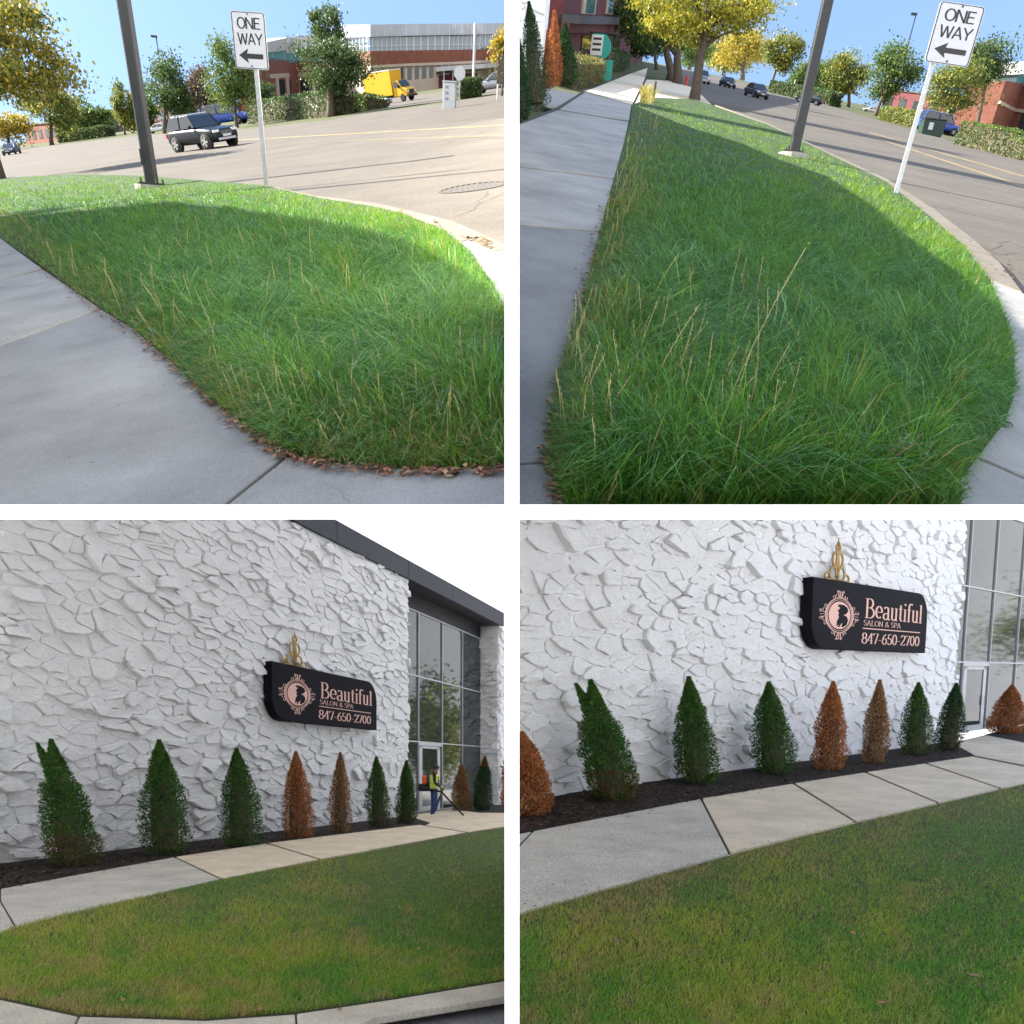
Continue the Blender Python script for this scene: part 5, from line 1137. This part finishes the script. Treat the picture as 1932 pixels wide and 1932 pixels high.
def simple_post(Y, base, topy, wpx, mat, name, label, cat):
    P = Y.G(*base); H = Y.zat(P, topy); k = (P-EYE).y/F; m_ = MB(); m_.tube([(0, 0, -.2), (0, 0, H*.97), (0, 0, H)], [wpx*k/2, wpx*k/2, wpx*k/3], 8)
    o = m_.build(name, MT[mat], M=Y.M(P)); return tag(o, label, cat)
simple_post(TL, (893, 168), 43, 5, 'whiteroof', 'pole', 'tall white pole in front of the brick building', 'pole')
simple_post(TL, (938, 187), 120, 3, 'steel', 'pole', 'thin grey pole by the canopy at the right edge', 'pole')
simple_post(TL, (966-28, 190), 150, 2, 'steel', 'pole', 'short thin pole left of the orange tree', 'pole')
simple_post(TR, (1231, 195), 153, 5, 'bark', 'post', 'short wooden post at the top of the grass strip', 'post')
simple_post(TR, (1494, 182), 150, 2, 'steel', 'pole', 'distant thin pole near the far parked car', 'pole')
def hydrant():
    P = TR.G(1294, 163); k = TR.zat(P, 142)/.75; e = empty('fire_hydrant', TR.M(P), 'small red fire hydrant beyond the yellow street tree', 'hydrant')
    m_ = MB(); m_.lathe([(.16*k, 0), (.16*k, .05*k), (.11*k, .07*k), (.11*k, .5*k), (.14*k, .52*k), (.13*k, .6*k), (.06*k, .7*k), (.04*k, .75*k)], 12); m_.build('barrel', MT['red'], e)
    for s in (-1, 1): m_ = MB(); m_.tube([(s*.08*k, 0, .42*k), (s*.2*k, 0, .42*k)], .055*k, 8); m_.build('nozzle', MT['red'], e)
hydrant()
def octo_sign(Y, base, cy, r_px, mat, label):
    P = Y.G(*base); H = Y.zat(P, cy); k = (P-EYE).y/F; e = empty('stop_sign', Y.M(P), label, 'sign'); r = r_px*k
    m_ = MB(); m_.box(-1*k, 1*k, 0, 1.4*k, -.2, H+r*.8); m_.build('post', MT['steel'], e)
    m_ = MB(); m_.prism([Vector((r*math.cos(t), -.02, H+r*math.sin(t))) for t in [rad(22.5+45*q) for q in range(8)]], (0, -.03, 0)); m_.build('sign_plate', MT[mat], e)
octo_sign(TL, (866, 200), 138, 11, 'steel', 'back of an octagonal stop sign by the parking entrance')
octo_sign(TR, (1600, 192), 169, 6, 'red', 'distant red stop sign among the trees')
def cabinet():
    P = TL.G(847, 205); k = (P-EYE).y/F; H = TL.zat(P, 155); e = empty('metal_cabinet', TL.M(P), 'grey metal cabinet with small openings at the parking entrance', 'cabinet')
    m_ = MB(); m_.box(-12*k, 12*k, 0, 20*k, -.2, H); b = m_.build('body', MT['silvercar'], e); bevel(b, 1*k, 1)
    for r_ in range(3): m_ = MB(); z = H*(.32+.22*r_); m_.box(-7*k, -1*k, -.5*k, .2*k, z, z+H*.1); m_.build('opening', MT['carglass'], e)
    m_ = MB(); m_.box(2*k, 10*k, -.5*k, .2*k, H*.3, H*.8); m_.build('door', MT['alu'], e)
    m_ = MB(); m_.box(-13*k, 13*k, -1*k, 21*k, H, H+2*k); m_.build('lid', MT['steel'], e)
cabinet()
def board(Y, base, topy, wpx, label):
    P = Y.G(*base); H = Y.zat(P, topy); k = (P-EYE).y/F; e = empty('notice_sign', Y.M(P), label, 'sign')
    m_ = MB(); m_.box(-wpx*k/2, wpx*k/2, 0, .06, H*.35, H); pl = m_.build('panel', MT['signwhite'], e)
    for s in (-1, 1): m_ = MB(); m_.box(s*wpx*k*.38-.03, s*wpx*k*.38+.03, .061, .12, -.2, H*.95); m_.build('post', MT['steel'], e)
    m_ = MB(); m_.add([(x*wpx*k, -.006, H*z) for x, z in ((-.3, .75), (-.05, .86), (-.05, .79), (.3, .79), (.3, .71), (-.05, .71), (-.05, .64))], [(0, 1, 2, 5, 6), (2, 3, 4, 5)]); m_.build('arrow', MT['black'], pl, fix=False)
    for z in (.46, .54): m_ = MB(); m_.add([(-.3*wpx*k, -.006, H*z), (.3*wpx*k, -.006, H*z), (.3*wpx*k, -.006, H*(z+.04)), (-.3*wpx*k, -.006, H*(z+.04))], [(0, 1, 2, 3)]); m_.build('text_bar', MT['black'], pl, fix=False)
board(TL, (540, 213), 192, 13, 'small white notice board behind the dark hedge, upper left view')
board(TR, (1905, 262), 240, 17, 'small white notice board below the brick building, upper right view')
# teal roadside sign of the neighbour
def teal_sign():
    P = TR.G(1126, 147); k = (P-EYE).y/F; H = TR.zat(P, 62); e = empty('roadside_sign', TR.M(P, rad(-12)), 'teal and white roadside sign with an arched end beside the hedge', 'sign')
    m_ = MB(); m_.box(-6*k, 26*k, 0, 5*k, -.2, H*.42); m_.build('base', MT['teal'], e)
    m_ = MB(); m_.prism([Vector((-16*k, 0, H*.45)), Vector((12*k, 0, H*.45))]+[Vector((4*k+16*k*math.cos(t), 0, H*.62+H*.36*math.sin(t))) for t in [rad(90*q/6) for q in range(7)]]+[Vector((-16*k, 0, H*.98))], (0, 4*k, 0)); m_.build('arched_panel', MT['teal'], e)
    m_ = MB(); m_.box(-18*k, 4*k, -1.2*k, -.01, H*.5, H*.95); w_ = m_.build('message_panel', MT['truckwhite'], e)
    for z in (.6, .72, .84): m_ = MB(); m_.box(-15*k, 1*k, -1.5*k, -1.25*k, H*z, H*(z+.05)); m_.build('text_bar', MT['darkwall'], w_)
    m_ = MB(); m_.box(-24*k, 30*k, 3*k, 5*k, H*1.0, H*1.03); m_.build('frame_bar', MT['pole'], e)
teal_sign()
# off-picture street lamp whose long thin shadow crosses the road
def far_pole(Y, base, end, r, label, name):
    B = Y.G(*base); Epx = Y.G(*end); SN = SUN.dot(Y.N); D = (Epx-B).length; Sh = (SUN-Y.N*SN).length; H = D*SN/Sh
    Mn = Y.MN(B); m_ = MB(); m_.tube([(0, 0, -.1), (0, 0, H)], [r, r*.8], 8); o = m_.build(name, MT['pole'], M=Mn); return tag(o, label, 'lamp post')
for Y, p1, p2, nm, lb in ((TL, (594, 355), (1000, 315), 'utility_pole', 'pole outside the left edge casting a thin shadow on the road'),):
    A, B_ = Y.G(*p1), Y.G(*p2); SH = -(SUN-Y.N*SUN.dot(Y.N)).normalized(); Bp = A-SH*17
    bx = proj(Bp); far_pole(Y, bx, proj(A+SH*((B_-A).length)), .16, lb, nm)

# trees outside the picture that show in the entrance glass
for i, (Y, bs, cr, lb) in enumerate(((BL, (1215, 1510), (1130, 1300, 1240, 1480), 'tree behind the salon seen mirrored in the entrance glass'), (BL, (1330, 1505), (1260, 1410, 1290, 1480), 'second tree behind the salon mirrored in the entrance glass'),
       (BR, (3300, 1345), (2950, 3650, 900, 1300), 'tree outside the right edge mirrored in the tall windows'), (BR, (2800, 1325), (2600, 3000, 1000, 1290), 'further tree outside the right edge mirrored in the tall windows'))):
    tree(Y, lb, bs, cr, LM, 3000, 24, leaf=9, name='mirrored_tree')

# ================================================================== vehicles
def car(Y, base, yaw, scale, paint, label, kind='suv', name='parked_car', grp=None, cat='car', lift=0):
    P = Y.G(*base, lift); e = empty(name, Y.MN(P, yaw) @ Matrix.Diagonal((scale, scale, scale*.9, 1)), label, cat, grp)
    T = {'suv': dict(L=4.1, W=1.77, zb=.24, hood=.98, belt=1.02, roof=1.60, ws=(.62, .20), rw=(-1.78, -1.98), nose=2.05, front=.72),
         'sedan': dict(L=4.6, W=1.8, zb=.2, hood=.86, belt=.92, roof=1.42, ws=(.9, .25), rw=(-1.05, -1.75), nose=2.3, front=.64),
         'van': dict(L=4.8, W=1.9, zb=.25, hood=1.05, belt=1.1, roof=1.9, ws=(1.35, .75), rw=(-2.25, -2.38), nose=2.4, front=.75),
         'pickup': dict(L=5.4, W=1.9, zb=.35, hood=1.12, belt=1.18, roof=1.85, ws=(.95, .45), rw=(-.55, -.75), nose=2.7, front=.85)}[kind]
    n = T['nose']; hw = T['W']/2; zb = T['zb']
    # lower body: cross sections from tail to nose (y, half width, bottom, top)
    st = [(-n, .80, zb+.18, T['belt']-.22), (-n+.06, .93, zb+.05, T['belt']-.06), (-n+.3, .98, zb, T['belt']), (-n*.5, 1.0, zb, T['belt']), (0, 1.0, zb, T['belt']), (T['ws'][0]+.05, 1.0, zb, T['belt']-.01), (n*.72, .98, zb, T['hood']-.04), (n-.16, .92, zb+.02, T['hood']-.10), (n-.03, .84, zb+.08, T['front']+.06), (n, .74, zb+.2, T['front']-.06)]
    m_ = MB(); vs = []
    for y, k, b, t in st:
        w_ = hw*k; vs += [(-w_*.86, y, b), (-w_*.98, y, b+(t-b)*.2), (-w_, y, b+(t-b)*.62), (-w_*.95, y, t-.05), (-w_*.86, y, t), (w_*.86, y, t), (w_*.95, y, t-.05), (w_, y, b+(t-b)*.62), (w_*.98, y, b+(t-b)*.2), (w_*.86, y, b)]
    fs = [(i*10+q, i*10+(q+1) % 10, (i+1)*10+(q+1) % 10, (i+1)*10+q) for i in range(len(st)-1) for q in range(10)]+[tuple(range(10)), tuple((len(st)-1)*10+q for q in range(10))]
    m_.add(vs, fs); body = m_.build('body', MT[paint], e, smooth=True); sd_ = body.modifiers.new('s', 'SUBSURF'); sd_.levels = 1; sd_.render_levels = 1
    # greenhouse
    y1, y3 = T['ws']; y2, y4 = T['rw'][1], T['rw'][0]; zt, zb2 = T['roof'], T['belt']-.005; wb, wt = hw*.92, hw*.76
    y3b, y4b = y3-.05, y4+.12
    B4 = lambda s, y, w_, z: Vector((s*w_, y, z))
    rf = MB(); rf.add([B4(-1, y3b, wt*.97, zt-.05), B4(1, y3b, wt*.97, zt-.05), B4(1, y4b, wt*.97, zt-.05), B4(-1, y4b, wt*.97, zt-.05), B4(-1, y3b-.2, wt*.86, zt), B4(1, y3b-.2, wt*.86, zt), B4(1, y4b+.2, wt*.86, zt), B4(-1, y4b+.2, wt*.86, zt)], [(0, 1, 5, 4), (1, 2, 6, 5), (2, 3, 7, 6), (3, 0, 4, 7), (4, 5, 6, 7), (3, 2, 1, 0)]); rf.build('roof', MT[paint], e, smooth=False)
    gl_ = lambda nm, pts: MB().add(pts, [tuple(range(len(pts)))]).build(nm, MT['carglass'], e, fix=False)
    gl_('windshield', [B4(-1, y1, wb, zb2), B4(1, y1, wb, zb2), B4(1, y3b, wt, zt-.05), B4(-1, y3b, wt, zt-.05)])
    gl_('rear_window', [B4(1, y2, wb, zb2), B4(-1, y2, wb, zb2), B4(-1, y4b, wt, zt-.05), B4(1, y4b, wt, zt-.05)])
    for s in (-1, 1):
        for a, b in ((.02, .47), (.52, .97)):
            lo = lambda t: B4(s, y1+(y2-y1)*t, wb, zb2); hi = lambda t: B4(s, y3b+(y4b-y3b)*t, wt, zt-.05)
            gl_('side_window', [lo(a), lo(b), hi(b), hi(a)])
        for t in (0, .495, 1):
            m_ = MB(); m_.tube([B4(s, y1+(y2-y1)*t, wb*1.0, zb2), B4(s, y3b+(y4b-y3b)*t, wt*1.0, zt-.05)], .04 if t != .495 else .045, 6); m_.build('pillar', MT[paint], e)
        m_ = MB(); m_.tube([B4(s, y3b-.1, wt*.85, zt+.03), B4(s, y4b+.1, wt*.85, zt+.03)], .02, 6); m_.build('roof_rail', MT['chrome'], e)
        m_ = MB(); m_.box(min(s*hw, s*(hw+.17)), max(s*hw, s*(hw+.17)), y1-.25, y1-.14, T['belt']-.02, T['belt']+.12); bevel(m_.build('mirror', MT[paint], e), .03, 2)
        m_ = MB(); m_.box(min(s*hw*.45, s*hw*.86), max(s*hw*.45, s*hw*.86), n-.13, n-.015, T['front']-.02, T['front']+.1); bevel(m_.build('headlight', MT['lamp'], e), .02, 1)
        m_ = MB(); m_.box(min(s*hw*.6, s*hw*.93), max(s*hw*.6, s*hw*.93), -n-.005, -n+.1, T['belt']-.35, T['belt']-.15); m_.build('tail_light', MT['red'], e)
        for yy in (n*.64, -n*.62):
            R_ = .35 if kind != 'sedan' else .32; xo = s*hw; m_ = MB()
            m_.lathe([(R_+.06, xo-s*.2), (R_+.06, xo+s*.004)], 20, ax='x', c=(0, yy, R_)); m_.build('wheel_arch', MT['rubber'], e)
            wh = MB(); wh.lathe([(R_*.6, xo-s*.2), (R_*.97, xo-s*.19), (R_, xo-s*.1), (R_*.97, xo+s*.02), (R_*.66, xo+s*.03)], 20, ax='x', c=(0, yy, R_)); w_ = wh.build('wheel', MT['rubber'], e, smooth=True)
            rm = MB()
            for q in range(5):
                a = 2*math.pi*q/5; rm.prism([Vector((xo+s*.034, yy+R_*(.64*math.cos(a+d)), R_+R_*.64*math.sin(a+d))) for d in (-.2, .2)]+[Vector((xo+s*.034, yy+R_*.1*math.cos(a+d), R_+R_*.1*math.sin(a+d))) for d in (.8, -.8)], (s*.012, 0, 0))
            rm.build('rim', MT['steel'], w_)
    m_ = MB(); m_.box(-hw*.42, hw*.42, n-.04, n+.012, T['front']-.13, T['front']+.06); g_ = m_.build('grille', MT['black'], e)
    for q in range(4): b = MB(); b.box(-hw*.4, hw*.4, n+.012, n+.022, T['front']-.115+.045*q, T['front']-.105+.045*q); b.build('grille_bar', MT['chrome'], g_)
    m_ = MB(); m_.box(-hw*.62, hw*.62, n-.06, n+.02, zb+.1, zb+.22); bevel(m_.build('bumper', MT['alu' if kind == 'suv' else 'rubber'], e), .02, 1)
    m_ = MB(); m_.box(-.26, .26, n+.024, n+.034, zb+.25, zb+.36); m_.build('licence_plate', MT['signwhite'], e)
    return e
car(TL, (389, 281), rad(-132), 1.08, 'navy', 'black compact suv driving past on the sunlit road', 'suv', 'moving_car')
car(TL, (24, 291.5), rad(-172), 1.0, 'greycar', 'dark grey car approaching at the far left edge', 'sedan', 'moving_car')
car(TL, (430, 236), rad(-100), 1.35, 'bluecar', 'blue van parked behind the black suv', 'van')
car(TL, (300, 250), rad(80), .9, 'whitecar', 'white car parked low behind the lamp post', 'sedan')
car(TL, (596, 214), rad(-235), 1.15, 'palecar', 'pale blue pickup parked behind the dark hedge', 'pickup')
car(TL, (706, 203), rad(-110), .95, 'whitecar', 'white car nose peeking out right of the hedge', 'sedan')
car(TL, (940, 172), rad(80), 1.3, 'silvercar', 'silver car parked under the canopy', 'sedan')
car(TR, (1425, 184), rad(195), 1.0, 'greycar', 'dark sedan nearest of the three oncoming cars', 'sedan', 'moving_car')
car(TR, (1371, 165), rad(192), 1.0, 'navy', 'middle dark car of the three oncoming cars', 'sedan', 'moving_car')
car(TR, (1322, 157), rad(190), 1.05, 'silvercar', 'silver car farthest of the three oncoming cars', 'suv', 'moving_car')
car(TR, (1525, 196), rad(70), .95, 'navy', 'dark car crossing behind the lamp post, upper right view', 'sedan', 'moving_car')
car(TR, (1766, 250), rad(-80), 1.15, 'bluecar', 'blue van parked under the one way sign, upper right view', 'van')
car(TR, (1642, 212), rad(85), .8, 'whitecar', 'white car parked beyond the pale hedge', 'sedan')
def dumpster(Y, base, wpx, topy, label):
    P = Y.G(*base); k = (P-EYE).y/F; H = Y.zat(P, topy); e = empty('waste_container', Y.M(P), label, 'container'); w_ = wpx*k/2
    m_ = MB(); m_.add([(-w_*.9, 0, 0), (w_*.9, 0, 0), (w_*.9, w_, 0), (-w_*.9, w_, 0), (-w_, -.1, H*.85), (w_, -.1, H*.85), (w_, w_*1.1, H*.85), (-w_, w_*1.1, H*.85)], [(0, 1, 5, 4), (1, 2, 6, 5), (2, 3, 7, 6), (3, 0, 4, 7), (0, 3, 2, 1), (4, 5, 6, 7)]); m_.build('bin_body', MT['greenbin'], e)
    for s in (-1, 1): m_ = MB(); m_.box(min(.02*s, s*w_), max(.02*s, s*w_), -.15, w_*1.15, H*.86, H*.95); bevel(m_.build('lid', MT['black'], e), .04, 1)
    m_ = MB(); m_.box(-w_*.5, -w_*.1, -.13, -.1, H*.3, H*.7); m_.build('label_plate', MT['signwhite'], e)
dumpster(TR, (1757, 256), 42, 222, 'dark green waste container in front of the blue van')
def box_truck():
    P = TL.G(740, 194); k = (P-EYE).y/F; e = empty('box_truck', TL.MN(P, rad(-128)) @ Matrix.Scale(1.0, 4), 'yellow box truck parked before the brick building', 'truck')
    m_ = MB(); m_.box(-1.15, 1.15, -3.6, 1.2, .75, 3.3); b = m_.build('cargo_box', MT['yellowtruck'], e); bevel(b, .05, 2)
    m_ = MB(); m_.box(-1.17, 1.17, -3.62, 1.22, 3.27, 3.36); m_.build('roof_trim', MT['truckwhite'], b)
    m_ = MB(); m_.box(-1.17, 1.17, 1.18, 1.23, .8, 3.26); m_.build('front_panel', MT['yellowtruck'], b)
    c = MB(); c.prism([Vector((-.98, y, z)) for y, z in ((1.3, .55), (3.55, .55), (3.6, 1.25), (2.75, 1.45), (2.2, 2.15), (1.3, 2.2))], (1.96, 0, 0)); cb = c.build('cab', MT['yellowtruck'], e); bevel(cb, .05, 2)
    g_ = MB(); g_.add([(-.86, 2.78, 1.5), (.86, 2.78, 1.5), (.8, 2.27, 2.13), (-.8, 2.27, 2.13)], [(0, 1, 2, 3)]); g_.build('windshield', MT['carglass'], cb, fix=False, M=Matrix.Translation((0, .03, .03)))
    for s in (-1, 1):
        g_ = MB(); g_.add([(s*.99, 1.5, 1.45), (s*.99, 2.6, 1.45), (s*.99, 2.15, 2.05), (s*.99, 1.5, 2.08)], [(0, 1, 2, 3)]); g_.build('side_window', MT['carglass'], cb, fix=False)
        h_ = MB(); h_.box(min(s*.55, s*.9), max(s*.55, s*.9), 3.57, 3.64, .9, 1.12); h_.build('headlight', MT['lamp'], cb)
        h_ = MB(); h_.box(min(s*1.0, s*1.25), max(s*1.0, s*1.25), 2.3, 2.4, 1.4, 1.75); h_.build('mirror', MT['black'], cb)
        for yy in (2.75, -2.2): w_ = MB(); w_.lathe([(.25, s*.72), (.42, s*.74), (.42, s*.98), (.25, s*1.0)], 18, ax='x', c=(0, yy, .42)); w_.build('wheel', MT['rubber'], e)
    g_ = MB(); g_.box(-.5, .5, 3.57, 3.65, .75, 1.15); g_.build('grille', MT['black'], cb)
    g_ = MB(); g_.box(-1, 1, 3.5, 3.75, .45, .68); g_.build('bumper', MT['black'], e)
    g_ = MB(); g_.box(-.5, .5, -3.5, 2.4, .5, .74); g_.build('chassis', MT['black'], e)
box_truck()

# ================================================================== buildings across the street
class Facade:
    """front of a far building: foot points given on the ground, heights read at each foot point"""
    def __init__(s, Y, feet, name, label, back=14):
        s.Y = Y; s.P = [Y.G(*f) for f in feet]; s.back = back; o = s.P[0]
        s.e = empty(name, Matrix.Translation(o), label, 'building'); s.o = o
    def pt(s, u, z, out=0.0):
        i = min(int(u), len(s.P)-2); t = u-i; p = s.P[i].lerp(s.P[i+1], t); d = (s.P[i+1]-s.P[i]); n = d.cross(s.Y.U).normalized()
        if n.dot(EYE-p) < 0: n = -n
        return p+s.Y.U*z+n*out-s.o
    def h(s, u, py):
        return s.Y.zat(s.o+s.pt(u, 0), py)
    def band(s, name, mat, u0, u1, rows0, rows1, out, thick, parent=None):
        """strip between picture rows given at both ends (rows0 lower, rows1 upper)"""
        us = [u0]+[k for k in range(1, len(s.P)-1) if u0 < k < u1]+[u1]; a = []; b = []
        for u in us:
            t = (u-u0)/(u1-u0); lo = rows0[0]+(rows0[1]-rows0[0])*t; hi = rows1[0]+(rows1[1]-rows1[0])*t
            zl, zh = s.h(u, lo), s.h(u, hi); a.append((s.pt(u, zl, out), s.pt(u, zh, out), s.pt(u, zl, out-thick), s.pt(u, zh, out-thick)))
        m_ = MB(); vs = [v for q in a for v in q]; fs = []
        for i in range(len(us)-1):
            c, d = 4*i, 4*i+4; fs += [(c, d, d+1, c+1), (c+2, c+3, d+3, d+2), (c, c+2, d+2, d), (c+1, d+1, d+3, c+3)]
        fs += [(0, 1, 3, 2), (4*len(us)-4, 4*len(us)-2, 4*len(us)-1, 4*len(us)-3)]
        m_.add(vs, fs); return m_.build(name, MT[mat], parent or s.e)
def civic():
    f = Facade(TL, [(500, 214), (560, 203), (655, 190), (700, 184.5), (760, 176), (850, 163.5), (905, 156), (965, 147.5)], 'civic_building', 'long brick building with silver roof band and strip windows', 14)
    B = f.band
    # left wing, seen lit from the side
    B('brick_wall', 'brick', 0, 2, (216, 192), (112, 118), 0, 6)
    B('clerestory', 'glassteal', 0, 2, (112, 118), (98, 92), -.4, 5)
    for k in range(9): u = .1+k*.21; B('mullion', 'whiteroof', u, u+.025, (112, 116), (98, 92), -.3, .3)
    B('roof_slab', 'whiteroof', -.0, 2.1, (99, 91), (80, 62), 1.2, 7)
    for k in range(5):
        u = .35+.33*k; B('pier', 'beige', u, u+.07, (212-5*k, 211-5*k), (146, 146), .35, .5); B('window', 'glass', u+.1, u+.28, (209-5*k, 208-5*k), (150, 150), .12, .2)
    B('lintel', 'beige', .2, 2, (148, 142), (140, 134), .3, .5)
    # curved main block
    B('lower_wall', 'beige', 2, 7, (192, 155), (128, 112), 0, 10)
    bb = B('brick_band', 'brick', 2, 7, (128, 112), (98, 92), .35, 10)
    B('window_strip', 'glassblue', 2, 7, (98, 92), (70, 62), 0, 9)
    for k in range(34): u = 2.05+k*.145; B('mullion', 'alu', u, u+.022, (98-6*k/34, 98-6*k/34), (70-8*k/34, 70-8*k/34), .18, .25)
    B('rail', 'alu', 2, 7, (89, 83), (88, 82), .3, .1)
    B('roof_band', 'silver', 2, 7, (72, 64), (48, 44), 1.0, 11)
    for k in range(22): u = 2.1+k*.22; B('panel_joint', 'alu', u, u+.012, (71-7*k/22, 71-7*k/22), (51-8*k/22, 51-8*k/22), 1.02, .1)
    for k in range(20):
        u = 2.15+k*.15; 
        B('window', 'glass', u, u+.09, (168-1.3*k, 167-1.3*k), (138-.9*k, 137.5-.9*k), .06, .15)
    B('stone_course', 'beige', 2, 7, (132, 116), (127, 111), .5, .6)
    B('entrance_wall', 'brickdark', 4.75, 5.9, (178, 166), (142, 138), .5, 3)
    # canopy
    m = B('canopy_roof', 'whiteroof', 4.7, 7, (138, 125), (130, 116), 3, 3.5)
    for k in range(7): u = 4.85+k*.33; B('canopy_post', 'whiteroof', u, u+.02, (185-6*k/2, 185-6*k/2), (134-2.0*k, 134-2.0*k), 2.7, .3)
civic()
def low_block(Y, feet, rows, mat, label, wins=0, back=8, roofmat=None, name='building'):
    f = Facade(Y, feet, name, label, back); n = len(feet)-1
    f.band('wall', mat, 0, n, rows[0], rows[1], 0, back)
    for k in range(wins):
        u = n*(k+.25)/wins; t = u/n; lo = rows[0][0]+(rows[0][1]-rows[0][0])*t; hi = rows[1][0]+(rows[1][1]-rows[1][0])*t
        f.band('window', 'glass', u, u+n*.5/wins, (lo+(hi-lo)*.3,)*2, (lo+(hi-lo)*.75,)*2, .12, .2)
    f.band('roof_edge', roofmat or 'darkwall', 0, n, rows[1], (rows[1][0]-3, rows[1][1]-3), .4, back)
low_block(TL, [(50, 273), (112, 265)], ((276, 268), (238, 232)), 'brick', 'low orange brick building behind the yellow tree, far left', 5)
low_block(TL, [(114, 264), (250, 245)], ((266, 248), (222, 206)), 'darkwall', 'long dark low building between the far trees', 6)
low_block(TL, [(255, 243), (420, 222)], ((246, 226), (205, 190)), 'brickdark', 'dark brick low building behind the lobed tree', 7)
hedge(TR, 'far low hedge beyond the oncoming cars', (1450, 174), (1560, 198), 152, 3, LD, 2600)
low_block(TR, [(1660, 214), (1800, 246)], ((218, 250), (170, 185)), 'brickdark', 'dark brick building hidden behind the trees, upper right view', 5)
def civic_end():
    f = Facade(TR, [(1862, 262), (1897, 268), (2010, 292)], 'civic_building', 'brick building corner with white roof and teal glass at the right edge', 8); B = f.band
    B('brick_wall', 'brick', 0, 1, (262, 268), (152, 158), 0, 6); B('brick_wall', 'brick', 1, 2, (268, 292), (158, 178), 0, 6)
    B('stone_course', 'beige', 0, 2, (196, 226), (190, 220), .3, .4); B('clerestory', 'glassteal', .6, 2, (156, 178), (138, 150), -.3, 4); B('roof_slab', 'whiteroof', .5, 2, (140, 152), (116, 122), 1.0, 6)
    for k in range(3): u = 1.12+.3*k; B('window', 'glass', u, u+.17, (262, 264), (204, 210), .12, .2); B('pier', 'beige', u+.19, u+.25, (266, 268), (200, 206), .3, .4)
civic_end()
# neighbour's dark red house and the white stone corner, upper right view
def red_house():
    f = Facade(TR, [(1050, 141), (1180, 123), (1212, 116)], 'brick_house', 'dark red brick house with cornice behind the teal sign', 8); B = f.band
    B('wall', 'brickdark', 0, 1, (155, 136), (-60, -70), 0, 2.2); B('wall', 'brickdark', 1, 2, (136, 122), (40, 60), -.3, 2)
    c = B('cornice', 'darkwall', 0, 1, (42, 46), (26, 34), 1.0, 1.2); B('sign_band', 'brickdark', 0, 1, (60, 62), (42, 46), .5, .7)
    for u, w_ in ((.1, .10), (.33, .09), (.62, .07), (.74, .07)):
        o = B('window', 'beige', u, u+w_, (26, 27), (-12, -12), .15, .3); B('pane', 'glassteal', u+w_*.15, u+w_*.85, (24, 25), (-10, -10), .2, .12, o)
    for k in range(3): u = .12+.2*k; B('shop_window', 'glass', u, u+.15, (100, 101), (66, 68), .12, .3)
red_house()
def stone_corner():
    P = TR.G(1040, 172); e = empty('salon_corner', TR.M(P), 'white painted stone corner of the salon behind the dark conifers', 'building'); xa = TR.xat(P, 960, 5); H = 12; xb = TR.xat(P, 1052, 6)
    m_ = MB(); m_.box(max(xa, -P.x*.97), xb, 0, 3, -.3, H); m_.build('wall', MT['mortar'], e)
    stones(e, max(xa, -P.x*.97), xb, 2, H, .8, .42, 33, 60)
stone_corner()
low_block(BL, [(946, 1492), (964, 1490)], ((1494, 1492), (1285, 1290)), 'brick', 'red brick neighbour seen past the stone pier at the right', 1, 3)
